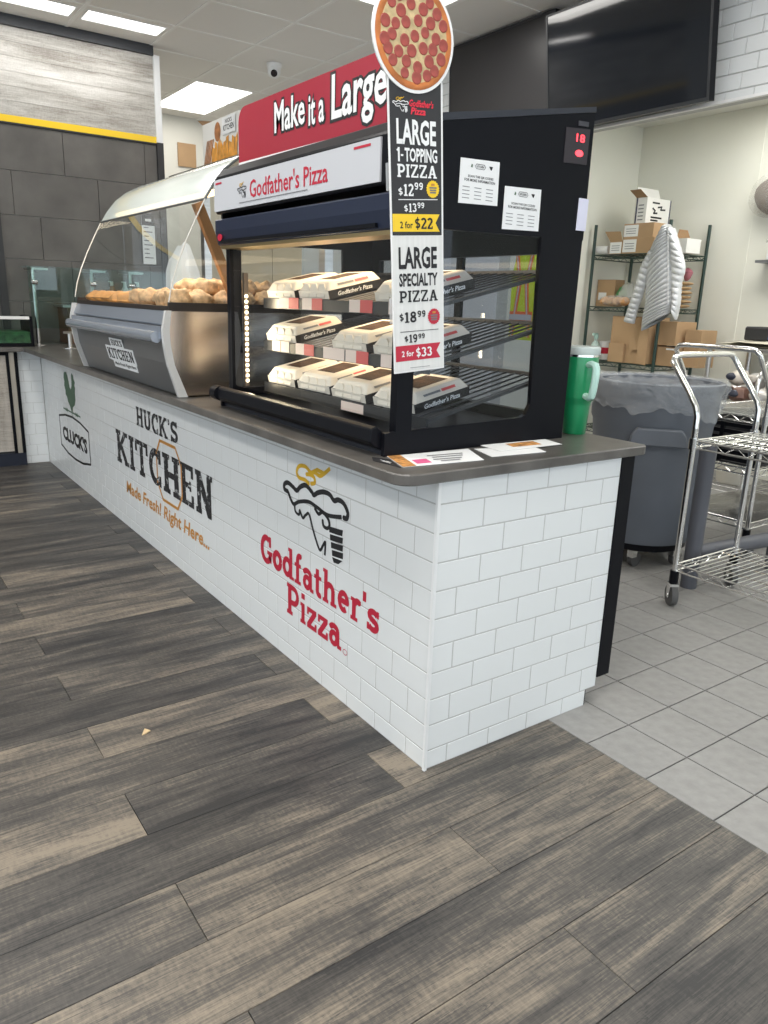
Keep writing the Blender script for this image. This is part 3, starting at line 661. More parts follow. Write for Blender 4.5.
MB().prism([(-.035, 1.385), (-.045, 1.43), (-.045, 1.468), (.06, 1.475), (.06, 1.385)], XY, YN+.002, YF-.002).build('front_lip', mat('navy_lip', (.018, .026, .055), .32, .2, bump=.05, bscale=350), case, bevel=.004)
MB().box(-.046, -.035, YN+.06, YF-.04, 1.392, 1.402).build('lip_seam', blk, case)
MB().box(-.03, .06, YN+.014, YF-.014, 1.375, 1.388).build('heater_rail', mat('brass_rail', (.55, .42, .22), .3, 1), case)
frH = frame((-.05, 1.205, 1.492), (0, -1, 0), (0, 0, 1))
sg = flat(frH, [(0, 0), (.985, 0), (.985, .098), (0, .098)], mat('pale_grey_sign', (.56, .57, .60), .5), case, 'header_sign', 0, th=.005)
text("Godfather's Pizza", frH, .278, .747, .022, .075, red, sg, bold=.012)
hand_logo(frH, lambda y, z: (.19+(.80-y)*.16, .022+(z-.43)*.17), inkb, gold_i, sg, sc=.16, lift=.0008)
MB().add([frH(.2, .012, .001), frH(.64, .012, .001), frH(.64, .0145, .001), frH(.2, .0145, .001)], [(0, 1, 2, 3)]).build('fine_print', inkg, sg)
rib(frH, [[(.87, .086), (.945, .086)]], .006, red, sg, 'fine_print')
rib(frH, [[(.015, .086), (.065, .086)]], .006, red, sg, 'fine_print')
flat(frame((-.046, 1.175, 1.41), (0, -1, 0), (0, 0, 1)), ell(0, 0, .018, .011, 16), red, case, 'maker_badge', .001, th=.002)
# front tray, base
MB().prism([(-.075, .872), (-.07, .905), (-.055, .912), (.0, .872), (.58, .868), (.58, ZC+.012), (-.03, ZC+.012), (-.06, .858)], XY, YN+.016, YF-.03).build('front_tray', blk, case, bevel=.003)
MB().box(-.03, .60, YN+.014, YF-.014, ZC, ZC+.014).build('base', navy, case)
MB().cyl((-.06, YF-.05, .885), (-.06, YF-.005, .885), .026, 12).build('hinge_cap', blk, case, smooth=True)
for a, b in ((YN+.014, YN+.03), (YF-.03, YF-.014)): MB().box(-.004, .02, a, b, .89, 1.39).build('front_frame', blk, case)
MB().add([(.002, YN+.03, .91), (.002, YF-.03, .91), (.002, YF-.03, 1.385), (.002, YN+.03, 1.385)], [(0, 1, 2, 3)]).build('front_glass', glass_m, case)
# rear frame and sliding glass doors with cut corners
MB().box(.60, .625, YN+.014, YN+.06, .86, 1.735).box(.60, .625, YF-.06, YF-.014, .86, 1.735).box(.60, .625, YN+.06, YF-.06, 1.37, 1.73).box(.60, .625, YN+.06, YF-.06, .85, .90).box(.605, .62, .67, .70, .9, 1.37).build('rear_frame', blk, case)
for a, b in ((YN+.06, .67), (.70, YF-.06)):
    MB().add([(.612, a, .9), (.612, b, .9), (.612, b, 1.37), (.612, a, 1.37)], [(0, 1, 2, 3)]).build('rear_glass', glass_d, case)
# shelves: wire racks sloping up to the back, with price strip
SL = .231
def shelf_z(z0, x): return z0+SL*(x-.12)
rackm = mat('dark_wire', (.10, .10, .105), .3, .7)
tags = {0: [(1.053, .986, 0), (.986, .919, 1), (.893, .83, 0), (.83, .764, 1), (.604, .545, 0), (.545, .481, 1), (.40, .33, 0), (.33, .26, 1)],
        1: [(1.11, 1.05, 0), (1.045, .985, 0), (.938, .88, 0), (.88, .815, 1), (.754, .627, 0), (.62, .56, 0), (.56, .495, 1), (.43, .36, 0)],
        2: [(.641, .515, 0)]}
pinkt = mat('cream_tag', (.80, .66, .60), .6); redt = mat('red_tag', (.66, .10, .10), .5)
for k, z0 in enumerate((1.215, 1.068, .918)):
    sh = MB().box(.117, .123, YN+.03, YF-.04, z0-.032, z0+.002).prism([(.12, z0-.012), (.57, shelf_z(z0, .57)-.012), (.57, shelf_z(z0, .57)-.002), (.12, z0-.002)], XY, YN+.03, YN+.036) \
        .prism([(.12, z0-.012), (.57, shelf_z(z0, .57)-.012), (.57, shelf_z(z0, .57)-.002), (.12, z0-.002)], XY, YF-.046, YF-.04).build('shelf', mat('shelf_strip', (.035, .035, .037), .35), case)
    wm = MB()
    n = 26
    for i in range(n):
        y = YN+.045+(YF-.05-YN-.045)*i/(n-1)
        wm.tube([(.125, y, z0-.004), (.57, shelf_z(z0, .57)-.004, 0) if 0 else (.57, y, shelf_z(z0, .57)-.004)], .003, 5)
    wm.box(.562, .572, YN+.03, YF-.04, shelf_z(z0, .567)-.008, shelf_z(z0, .567)+.004)
    o = wm.build('wire_rack', rackm, sh); o['kind'] = 'stuff'
    for (ya, yb, c) in tags[k]:
        MB().box(.1155, .1165, yb, ya, z0-.030, z0+.006 if k < 2 else z0-.002).build('price_tag', redt if c else pinkt, sh)
# led strip and lamps inside the case
ls = MB().box(.045, .062, 1.188, 1.2, .905, 1.30).build('led_strip', mat('led_channel', (.12, .09, .07), .5), case)
lb = MB().lathe([(0, -.006), (.0055, -.003), (.0055, .003), (0, .006)], n=8).mesh('led_bulb', led_m, smooth=True)
for i in range(17): child('led_bulb', lb, ls, Vector((.052, 1.184, .925+.0185*i))-LOC[ls.name])
for z in (1.365, ):
    area('case_heat_lamp', (.26, .72, z), (.3, .8), 3.0, (1, .76, .48))
area('case_strip_lamp', (.06, 1.165, 1.08), (.02, .34), 1.0, (1, .82, .55), (-PI/2, 0, 0))
for z0 in (1.175, 1.03): area('shelf_heat_lamp', (.28, .72, z0+.0), (.2, .8), .8, (1, .76, .48))
# control panel on the near side
frS = frame((0, YN, 0), (1, 0, 0), (0, 0, 1))
cp = flat(frS, [(.524, 1.598), (.617, 1.602), (.619, 1.692), (.524, 1.685)], mat('control_face', (.03, .024, .03), .3), case, 'control_panel', .002, th=.002)
text('18', frS, .566, .60, 1.655, 1.675, led_r, cp, bold=.01, lift=.0028)
flat(frS, ell(.582, 1.627, .016, .0085, 16), led_r, cp, 'power_badge', .0028)
flat(frS, [(.57, 1.695), (.61, 1.697), (.61, 1.709), (.57, 1.707)], mat('switch_face', (.05, .05, .06), .3), case, 'rocker_switch', .003, th=.004)

# ---- taped notices on the side of the case
def notice(x0, x1, z0, z1, label):
    t = thing('notice_sheet', label, 'notice', ((x0+x1)/2, YN-.0015, z0))
    fr = frame((x0, YN, z0), (1, 0, 0), (0, 0, 1)); w_, h_ = x1-x0, z1-z0
    flat(fr, [(0, 0), (w_, .004), (w_-.001, h_), (.001, h_-.004)], paper, t, 'sheet', .0015, th=.001)
    text('SCAN THE QR CODES', fr, w_*.2, w_*.85, h_*.57, h_*.63, inkb, t, bold=.02, lift=.002)
    text('FOR MORE INFORMATION', fr, w_*.12, w_*.9, h_*.49, h_*.55, inkb, t, bold=.02, lift=.002)
    rib(fr, [[(w_*.4, h_*.78), (w_*.6, h_*.78), (w_*.63, h_*.83), (w_*.6, h_*.88), (w_*.4, h_*.88), (w_*.37, h_*.83), (w_*.4, h_*.78), (w_*.5, h_*.78)]], .0012, inkb, t, 'oval_emblem', .002)
    text('KITCHEN', fr, w_*.41, w_*.59, h_*.805, h_*.855, inkb, t, bold=.02, lift=.002)
    flat(fr, [(w_*.26, h_*.8), (w_*.3, h_*.79), (w_*.31, h_*.85), (w_*.28, h_*.87)], green_i, t, 'rooster_emblem', .002)
    flat(fr, [(w_*.72, h_*.87), (w_*.82, h_*.87), (w_*.79, h_*.79), (w_*.77, h_*.79)], inkb, t, 'hand_emblem', .002)
    mb = MB()
    for i in range(3):
        for j in range(4): mb.add([fr(w_*(.08+.3*i), h_*(.36-.08*j), .002), fr(w_*(.26+.3*i), h_*(.36-.08*j), .002), fr(w_*(.26+.3*i), h_*(.375-.08*j), .002), fr(w_*(.08+.3*i), h_*(.375-.08*j), .002)], [(0, 1, 2, 3)])
    o = mb.build('fine_print', inkg, t); o['kind'] = 'stuff'
    return t
notice(.161, .293, 1.462, 1.570, 'upper white notice sheet taped to the side of the black case')
notice(.315, .450, 1.412, 1.521, 'lower white notice sheet taped to the side, nearer the staff edge')
cl = MB()
cl.prism([(.598, 1.43), (.636, 1.43), (.638, 1.515), (.60, 1.515)], XY, YN-.004, YN-.001)
tag(cl.build('white_card', mat('lilac_card', (.72, .72, .86), .5)), 'small pale card clipped to the rear edge of the black case', 'card')

# ---- red sign on top of the case
rs = thing('large_pizza_sign', 'red Make it a Large sign standing on the display case', 'sign', (.06, .78, 1.655))
frL = frame((.05, 1.22, 1.655), (0, -1, 0), (0, 0, 1))
poly = [(0, .0), (.875, -.01), (.875, .165), (.05, .172)]+[(.05-.05*math.sin(a), .122+.05*math.cos(a)) for a in [PI/2*i/6 for i in range(1, 7)]]
flat(frL, poly, crimson, rs, 'board', 0, th=.008)
flat(frL, [(0, -.004), (.875, -.014), (.875, -.006), (0, .004)], white, rs, 'bottom_edge', .001, th=.004)
def uz(px, py): p = P(px, py, 'x', .05); return 1.22-p.y, p.z-1.655
def sign_word(t, px0, px1, tl, bl, bold=.02):
    u0 = uz(*bl)[0]; u1 = px1; v0 = uz(*bl)[1]; v1 = uz(*tl)[1]
    put(MB(), text_raw(t, bold+.045), frL, u0-.008, u1+.008, v0-.007, v1+.007, .001).build('lettering_shadow', inkb, rs)
    put(MB(), text_raw(t, bold), frL, u0, u1, v0, v1, .002).build('lettering', paper, rs)
sign_word('Make', 0, uz(305.3, 124)[0], (272, 104), (275, 134))
sign_word('it a', 0, uz(324.5, 121)[0], (307, 97), (309, 126.5))
put(MB(), text_raw('Large', .07), frL, .602, .885, .0, .163, .001).build('lettering_shadow', inkb, rs)
put(MB(), text_raw('Large', .02), frL, .612, .877, .008, .155, .002).build('lettering', paper, rs)

redl = mat('bright_red_print', (.75, .03, .06), .5)
# ---- tall price sign with round pizza top
ps = thing('pizza_price_sign', 'tall price sign topped by a round pepperoni pizza picture', 'sign', (-.033, .155, 1.047), (0, -.075, 0))
frP = frame((0, 0, 0), (1, 0, 0), (0, 0, 1)); PWD = .157
def pb(x0, x1, z0, z1, m, name, lift=.0, th=.003, par=ps): return flat(frP, [(x0, z0), (x1, z0), (x1, z1), (x0, z1)], m, par, name, lift, th=th, local=True)
pb(0, PWD, 0, .655, white, 'backing_strip')
up = pb(.004, PWD-.006, .322, .655, mat('charcoal_print', (.028, .028, .03), .5), 'black_price_panel', .001, .001)
def grain_white():
    m = mat('white_board_print', (.74, .74, .72), .5, var=.06, vscale=3, stretch=(40, 1, 1)); return m
lo = pb(.002, PWD-.002, .004, .32, grain_white(), 'white_price_panel', .001, .001)
def vz_t(y): return .32+(240-y)*.00206
def vz_b(y): return .32-(y-240)*.00236
def T(t, x0, x1, ya, yb, vz, m, par, bold=.0): text(t, frP, x0*PWD, x1*PWD, vz(yb), vz(ya), m, par, bold=bold, lift=.002, local=True)
T('LARGE', .13, .86, 118, 144, vz_t, paper, up, .03)
T('TOPPING', .27, .88, 147, 161.5, vz_t, paper, up, .03)
rib(frP, [([(.165*PWD, vz_t(161.5)), (.165*PWD, vz_t(147))], .0052), ([(.13*PWD, vz_t(150.5)), (.165*PWD, vz_t(148))], .004), ([(.20*PWD, vz_t(155)), (.245*PWD, vz_t(155))], .004)], .005, paper, up, 'lettering', .002, local=True)
def Sl(t, x0, x1, ya, yb, vz, m, par):
    for c in t:
        if c not in GL and c == 'Z': GL['Z'] = (.82, [([(.08, .935), (.74, .935)], SE), ([(.68, .93), (.14, .07)], .18), ([(.08, .065), (.74, .065)], SE), ([(.1, .7), (.1, 1)], .1), ([(.72, 0), (.72, .3)], .1)])
        if c not in GL and c == 'A': GL['A'] = (.94, [([(.2, .06), (.45, .97)], .16), ([(.47, .97), (.74, .06)], .2), ([(.3, .33), (.64, .33)], .12), ([(.04, .06), (.36, .06)], SE*.9), ([(.56, .06), (.92, .06)], SE*.9)])
    slab(t, frP, x0*PWD, x1*PWD, vz(yb), vz(ya), m, par, lift=.002, local=True)
Sl('PIZZA', .13, .87, 164, 177.5, vz_t, paper, up)
Sl('$', .14, .22, 188, 197, vz_t, paper, up)
Sl('12', .24, .42, 184, 197, vz_t, paper, up)
Sl('99', .44, .60, 182.5, 190, vz_t, paper, up)
def seal(cx, cz, r, m, par):
    pts = [(cx+r*(1 if i % 2 else .9)*math.cos(2*PI*i/40), cz+r*(1 if i % 2 else .9)*math.sin(2*PI*i/40)) for i in range(40)]
    s_ = flat(frP, pts, m, par, 'price_seal', .002, local=True)
    rib(frP, [[(cx-r*.55, cz+r*.15), (cx+r*.55, cz+r*.15)], [(cx-r*.5, cz-r*.12), (cx+r*.5, cz-r*.12)], [(cx-r*.45, cz-r*.38), (cx+r*.45, cz-r*.38)]], r*.17, inkg, par, 'fine_print', .0026, local=True)
    rib(frP, [[(cx-r*.25, cz+r*.5), (cx+r*.25, cz+r*.5)]], r*.25, orange_i, par, 'seal_mark', .0026, local=True)
seal(.79*PWD, vz_t(189), .020, yellow, up)
rib(frP, [[(.14*PWD, vz_t(201)), (.88*PWD, vz_t(200))]], .0018, paper, up, 'rule', .002, local=True)
Sl('$', .24, .31, 206, 214, vz_t, paper, up); Sl('13', .33, .47, 204.5, 214, vz_t, paper, up); Sl('99', .49, .62, 203.5, 209.5, vz_t, paper, up)
def band(y0, y1, vz, m, par):
    a, b = vz(y1), vz(y0)
    return flat(frP, [(.004, a), (.92*PWD, a), (.84*PWD, (a+b)/2), (.92*PWD, b), (.004, b)], m, par, 'price_band', .0016, local=True)
band(216, 235, vz_t, yellow, up)
T('2 for', .16, .40, 224, 231.5, vz_t, inkb, up, .02); Sl('$22', .44, .78, 219, 233, vz_t, inkb, up)
hand_logo(frP, lambda y, z: (.012+(.80-y)*.11, .582+(z-.43)*.11), paper, gold_i, up, sc=.11, lift=.002, local=True)
text("Godfather's", frP, .058, .128, .597, .612, redl, up, bold=.03, lift=.002, shear=.2, local=True)
text('Pizza', frP, .062, .105, .581, .596, redl, up, bold=.03, lift=.002, shear=.2, local=True)
T('LARGE', .12, .86, 250, 271.5, vz_b, inkb, lo, .03); T('SPECIALTY', .12, .87, 275.5, 288.5, vz_b, inkb, lo, .03)
Sl('PIZZA', .12, .87, 292.5, 304, vz_b, inkb, lo)
Sl('$', .11, .19, 314.5, 323, vz_b, inkb, lo); Sl('18', .21, .44, 313.5, 324.5, vz_b, inkb, lo); Sl('99', .46, .62, 313, 319.5, vz_b, inkb, lo)
seal(.79*PWD, vz_b(320), .020, red, lo)
rib(frP, [[(.12*PWD, vz_b(333.5)), (.88*PWD, vz_b(333.5))]], .0016, inkb, lo, 'rule', .002, local=True)
Sl('$', .2, .27, 337.5, 344, vz_b, inkb, lo); Sl('19', .29, .45, 336.5, 345, vz_b, inkb, lo); Sl('99', .47, .60, 336.5, 341.5, vz_b, inkb, lo)
band(347.5, 363.5, vz_b, red, lo)
T('2 for', .14, .38, 353, 359, vz_b, paper, lo, .02); Sl('$33', .42, .74, 350, 361.5, vz_b, paper, lo)
rib(frP, [[(.3*PWD, vz_b(371)), (.7*PWD, vz_b(371.3))]], .0012, inkg, lo, 'fine_print', .002, local=True)
# the pizza disc
CX, CZ, RD = .074, .737, .113
dk = flat(frP, ell(CX, CZ, RD, RD, 56), white, ps, 'disc_rim', .004, th=.004, local=True)
crust = mat('baked_crust', (.52, .17, .045), .6, var=.35, vscale=22)
cheese = mat('melted_cheese', (.56, .43, .23), .5, var=.28, vscale=60)
pep = mat('pepperoni', (.34, .07, .055), .45, var=.35, vscale=45)
MB().lathe([(RD*.94, .0045), (RD*.90, .0062), (RD*.84, .0055), (RD*.80, .0048)], n=48).xf(lambda v: (CX+v.x, -v.z, CZ+v.y)).build('crust', crust, dk, local=True, smooth=True)
flat(frP, ell(CX, CZ, RD*.85, RD*.85, 48), cheese, dk, 'cheese', .005, local=True)
rnd = random.Random(3); spots = []
pm = MB().lathe([(0, .0010), (.0092, .0010), (.0105, .0), (.0105, -.001)], n=14).xf(lambda v: (v.x, -v.z, v.y)).mesh('pepperoni_slice', pep, smooth=False)
for rr, n, ph in ((0.0, 1, 0), (.030, 6, .3), (.058, 12, .1), (.083, 17, .25)):
    for i in range(n):
        a = 2*PI*i/n+ph+rnd.uniform(-.1, .1); q = rr+rnd.uniform(-.004, .004)
        o = child('pepperoni_slice', pm, dk, (CX+q*math.cos(a), -.0058, CZ+q*math.sin(a)))
        s_ = rnd.uniform(1.1, 1.32); o.scale = (s_, 1, s_)
for a in (.42, .12): MB().box(.005, .035, .004, .022, a, a+.06).build('mount_clip', film('clear_bracket', (.8, .82, .84), .35), ps, local=True)

# ---- pizza boxes
boxw = mat('white_box_board', (.74, .68, .60), .6); boxk = mat('black_box_print', (.03, .028, .028), .55); win = mat('pizza_photo_print', (.055, .028, .016), .75, var=.7, vscale=40, spec=.15)
def pizza_box(label, slot, k, dx=.0, rz=0.0):
    z0 = (1.215, 1.068, .918)[k]; yc = (1.055, .835, .61, .375)[slot]; th = math.atan(SL)
    L_, W2, h = .20, .104, .052
    x0 = .125+dx
    t = thing('pizza_box', label, 'pizza box', (x0, yc, shelf_z(z0, x0)+.002), (0, -th, rz), group='pizza boxes in the display case')
    MB().prism([(-W2+.006, 0), (W2-.006, 0), (W2, .026), (-W2, .026)], lambda u, v, c: (c, u, v), 0, L_).build('tray', boxk if True else boxw, t, local=True)
    MB().box(-.0015, .0, -W2+.004, W2-.004, .001, .026).build('front_wall', boxw, t, local=True)
    a = .022
    vs = [(0, -W2, .024), (L_, -W2, .024), (L_, W2, .024), (0, W2, .024), (a, -W2+a, h), (L_-a*.6, -W2+a, h), (L_-a*.6, W2-a, h), (a, W2-a, h)]
    MB().add(vs, [(0, 3, 2, 1), (4, 5, 6, 7), (0, 1, 5, 4), (1, 2, 6, 5), (2, 3, 7, 6), (3, 0, 4, 7)]).build('lid', boxw, t, bevel=.004, local=True)
    for s_ in (-.052, 0, .052):
        MB().prism([(-.024, -.004), (.024, -.004), (.024, .022), (.014, .034), (-.014, .034), (-.024, .022)], lambda u, v, c: (c+v*.35, u+s_, .012+v), -.004, .0).build('front_flap', boxw, t, local=True)
    MB().add([(.055, -.055, h+.0006), (.165, -.055, h+.0006), (.165, .05, h+.0006), (.055, .05, h+.0006)], [(0, 1, 2, 3)]).build('pizza_picture', win, t, local=True)
    frB = frame((0, -W2-.0005, 0), (1, 0, 0), (0, 0, 1))
    text("Godfather's Pizza", frame((.03, -W2-.001+.003, 0), (1, 0, 0), (0, 0, 1)), 0, .13, .006, .02, paper, t, bold=.02, lift=.004, shear=.25, local=True)
    rib(frame((.04, -W2-.0015, .026), (1, 0, 0), (0, a, h-.026)), [[(0, .5), (.06, .5)]], .2, inkg, t, 'fine_print', .001, local=True); rib(frame((.04, -W2-.0015, .026), (1, 0, 0), (0, a, h-.026)), [[(.065, .5), (.115, .5)]], .25, redt, t, 'red_print', .001, local=True)
    return t
n3 = ('bottom', 'middle', 'top')
pizza_box('white pizza box on the bottom shelf, at the far end by the led strip', 0, 2)
pizza_box('white pizza box on the bottom shelf, second from the led strip', 1, 2, .005, .03)
pizza_box('white pizza box on the bottom shelf, third from the led strip', 2, 2, 0, -.02)
pizza_box('white pizza box on the bottom shelf, nearest the price sign', 3, 2, .004)
pizza_box('white pizza box on the middle shelf, at the far end by the led strip', 0, 1, .0, .04)
pizza_box('white pizza box on the middle shelf, just left of the price sign', 2, 1, .0, -.03)
pizza_box('white pizza box on the middle shelf, behind the price sign', 3, 1)
pizza_box('white pizza box on the top shelf, at the far end by the led strip', 0, 0)
pizza_box('white pizza box on the top shelf, second from the led strip', 1, 0, .004, -.03)
pizza_box('white pizza box on the top shelf, behind the price sign', 3, 0)

# ---- leaflets on the counter
def leaflet(pts, label, z, pics):
    t = thing('leaflet', label, 'leaflet', (sum(p[0] for p in pts)/4, sum(p[1] for p in pts)/4, ZC))
    MB().add([(x, y, z+b) for x, y in pts for b in (0,)]+[(x, y, z+.0012) for x, y in pts], [(0, 1, 2, 3)[::-1], (4, 5, 6, 7), (0, 1, 5, 4), (1, 2, 6, 5), (2, 3, 7, 6), (3, 0, 4, 7)]).build('sheet', paper, t)
    o = Vector((*pts[0], z+.0012)); u = Vector((*pts[1], z+.0012))-o; v = Vector((*pts[3], z+.0012))-o
    fr = frame(o, u, v)
    for nm, poly, m in pics: flat(fr, poly, m, t, nm, .0003)
    return t, fr
def zp(px, py): p = P(px, py, 'z', ZC); return (p.x, p.y)
foodp = mat('food_picture', (.55, .26, .08), .5, var=.6, vscale=60); pinkp = mat('pink_print', (.72, .12, .28), .5)
t, fr = leaflet([zp(403, 468), zp(484, 460.5), zp(468, 449.5), zp(387, 457)], 'white leaflet with pink print lying at the counter corner', ZC+.001, [])
tag(t, 'white printed leaflet lying at the front corner of the counter', 'leaflet')
flat(fr, [(0, 0), (.16, 0), (.16, 1), (0, 1)], foodp, t, 'food_picture', .0004)
flat(fr, [(.2, .15), (.38, .15), (.38, .5), (.2, .5)], pinkp, t, 'pink_print', .0004)
rib(fr, [[(.44, .72), (.90, .70)], [(.47, .55), (.86, .53)], [(.44, .36), (.80, .34)], [(.50, .2), (.74, .19)]], .07, inkg, t, 'fine_print')
t2, fr2 = leaflet([zp(373, 461), zp(401, 468), zp(390, 460), zp(372, 457.5)], 'small black card tucked beside the printed leaflet', ZC+.0004, [])
t2.children[0].data.materials[0] = inkb
rib(fr2, [[(.3, .65), (.7, .65)], [(.35, .4), (.65, .4)]], .1, paper, t2, 'fine_print')
t3, fr3 = leaflet([zp(492, 457.5), zp(546, 452.5), zp(533, 447), zp(474, 449.5)], 'plain white leaflet under the food-picture leaflet', ZC+.001, [])
t4, fr4 = leaflet([zp(500, 452.5), zp(562, 445.5), zp(545, 440.5), zp(480, 446.5)], 'white leaflet with a food picture in front of the black case', ZC+.003, [])
flat(fr4, [(.3, .3), (.75, .25), (.78, .8), (.33, .8)], foodp, t4, 'food_picture', .0004)

# ---- green tumbler
tx, ty = .733, .228
tb = thing('tumbler', 'green insulated tumbler with mint handle on the counter corner', 'tumbler', (tx, ty, ZC))
MB().lathe([(.034, 0), (.0365, .003), (.042, .10), (.044, .115), (.0515, .125), (.053, .135), (.055, .265), (.0545, .27)], (tx, ty, ZC), 32).build('body', greenm, tb, smooth=True)
MB().lathe([(.0535, .27), (.0535, .277), (.0535, .278)], (tx, ty, ZC), 32).build('steel_ring', chrome, tb, smooth=True)
MB().lathe([(.056, .278), (.0575, .281), (.0575, .301), (.054, .305), (.0, .305)], (tx, ty, ZC), 32).build('lid', film('clear_lid', (.70, .78, .76), .75), tb, smooth=True)
hd = Vector((-.36, -.93, 0)).normalized()
hp = [(.048, .245), (.072, .25), (.094, .247), (.101, .235), (.100, .20), (.095, .165), (.088, .142), (.072, .135), (.048, .14)]
pts = [Vector((tx, ty, ZC))+hd*a+Vector((0, 0, b)) for a, b in hp]
mb = MB().tube(pts, .0115, 8); mb.build('handle', mint, tb, smooth=True)
tb.scale = (1, 1, .89)

# ================================================================== STEEL FOOD WARMER
WN, WF = 1.48, 2.87
wm_ = thing('food_warmer', 'steel and glass food warmer with curved canopy on the counter', 'food warmer', (.2, 2.17, ZC))
bodyp = [(-.10, ZC+.004), (.66, ZC+.004), (.66, 1.16), (-.128, 1.16), (-.152, 1.09), (-.15, 1.04), (-.14, .96)]
MB().prism([(-.085, ZC+.004), (.66, ZC+.004), (.66, 1.155), (-.115, 1.155), (-.135, 1.09), (-.133, 1.04), (-.122, .96)], XY, WN+.012, WF-.012).build('body', greyd, wm_)
MB().prism([(-.07, ZC+.006), (.655, ZC+.006), (.655, 1.158), (-.122, 1.158), (-.132, 1.09), (-.13, 1.04), (-.118, .96)], XY, WN-.002, WN+.012).build('side_panel', steel_v, wm_)
MB().prism([(-.07, ZC+.006), (.655, ZC+.006), (.655, 1.158), (-.122, 1.158), (-.132, 1.09), (-.13, 1.04), (-.118, .96)], XY, WF-.012, WF+.002).build('side_panel', steel_v, wm_)
for a, b in ((WN-.012, WN+.008), (WF-.008, WF+.012)):
    MB().prism([(-.105, ZC+.002), (-.068, ZC+.002), (-.116, .96), (-.129, 1.04), (-.130, 1.09), (-.120, 1.16), (-.142, 1.16), (-.157, 1.09), (-.155, 1.04), (-.143, .96)], XY, a, b).build('end_trim', mat('light_grey_trim', (.58, .58, .57), .35), wm_)
MB().prism([(-.118, 1.158), (-.14, 1.11), (-.136, 1.105), (-.112, 1.155)], XY, WN+.01, WF-.01).build('upper_panel', mat('blue_grey_enamel', (.26, .29, .34), .3, .4), wm_)
MB().tube([(-.168, WN+.03, 1.062), (-.168, WF-.03, 1.062)], .022, 12).box(-.155, -.125, WN+.02, WF-.02, 1.055, 1.10).build('handle_rail', mat('pale_blue_rail', (.36, .40, .46), .22, .5), wm_, smooth=True)
MB().box(-.12, .655, WN+.012, WN+.03, 1.158, 1.19).box(-.12, .655, WF-.03, WF-.012, 1.158, 1.19).box(-.12, -.10, WN+.03, WF-.03, 1.158, 1.176).box(.63, .655, WN+.03, WF-.03, 1.158, 1.22).build('tray_rim', mat('brown_black_rim', (.022, .016, .013), .4), wm_)
# decal
nrm = Vector((-.11-.0, 0, 0))
frD = frame((-.100, 2.36, .885), (0, -1, 0), (-.25, 0, .968))
dp = [(.06, 0), (.40, .0), (.40, .03), (.41, .03), (.41, .10), (.29, .10), (.29, .14), (.10, .14), (.10, .10), (.0, .10), (.0, .035), (.06, .03)]
dc = flat(frD, dp, paper, wm_, 'decal', .003, th=.002)
slab('KITCHEN', frD, .02, .395, .040, .092, inkb, dc, lift=.0036); slab("HUCK'S", frD, .12, .28, .105, .133, inkb, dc, lift=.0036)
text('Made Fresh! Right Here', frD, .08, .39, .008, .028, inkb, dc, bold=.015, lift=.0036, shear=.2)
# glass: curved canopy, bowed front, ends, uprights
can = [(.03, 1.565), (.065, 1.62), (.11, 1.675), (.17, 1.722), (.24, 1.757), (.33, 1.785), (.45, 1.80)]
mb = MB()
mb.add([(x, y, z) for y in (WN, WF) for x, z in can], [(i, i+1, len(can)+i+1, len(can)+i) for i in range(len(can)-1)])
can_m = film('frosted_canopy', (.66, .72, .68), .86, .12)
mb.build('canopy', can_m, wm_, smooth=True)
MB().tube([(x, WN, z) for x, z in can], .005, 6).tube([(.03, WN, 1.565), (.03, WF, 1.565)], .005, 6).build('canopy_edge', mat('smoky_edge', (.10, .11, .11), .3), wm_, smooth=True)
bow = [(-.125, 1.19), (-.11, 1.26), (-.085, 1.33), (-.05, 1.41), (-.01, 1.49), (.03, 1.565)]
MB().add([(x, y, z) for y in (WN+.005, WF-.005) for x, z in bow], [(i, i+1, len(bow)+i+1, len(bow)+i) for i in range(len(bow)-1)]).build('front_glass', glass_m, wm_, smooth=True)
for y in (WN, WF):
    MB().add([(x, y, z) for x, z in bow+can]+[(.45, y, 1.19)], [tuple(range(len(bow)+len(can)+1))]).build('end_glass', glass_m, wm_)
    MB().tube([(x, y, z) for x, z in bow], .0025, 5).build('glass_edge', mat('bright_edge', (.75, .72, .66), .2), wm_, smooth=True)
MB().box(.56, .60, WN+.02, WN+.07, 1.19, 1.82).box(.56, .60, WF-.07, WF-.02, 1.19, 1.82).box(.40, .60, WN, WF, 1.795, 1.825).build('rear_support', steel, wm_)
copper = mat('copper_brace', (.50, .27, .13), .3, .6)
pA, pB = Vector((.012, WN+.02, 1.552)), Vector((.165, WN+.02, 1.19))
mb = MB(); d = (pB-pA).normalized(); nn = d.cross(Vector((0, 1, 0))).normalized()*.018
mb.add([pA-nn+Vector((0, a, 0)) for a in (0, .03)]+[pA+nn+Vector((0, a, 0)) for a in (0, .03)]+[pB-nn+Vector((0, a, 0)) for a in (0, .03)]+[pB+nn+Vector((0, a, 0)) for a in (0, .03)],
       [(0, 1, 3, 2), (4, 5, 7, 6), (0, 1, 5, 4), (2, 3, 7, 6), (0, 2, 6, 4), (1, 3, 7, 5)])
mb.build('diagonal_brace', copper, wm_)
MB().cyl((.1, WN+.06, 1.60), (.1, WF-.06, 1.60), .012, 10).build('heat_tube', mat('glow_tube', (1, .8, .5), .5, emit=(1, .75, .4), estr=3), wm_)
area('warmer_lamp', (.15, 2.17, 1.585), (.15, 1.2), 5, (1, .82, .58))
MB().box(-.1, .63, WN+.03, WF-.03, 1.16, 1.168).build('food_tray', steel, wm_)
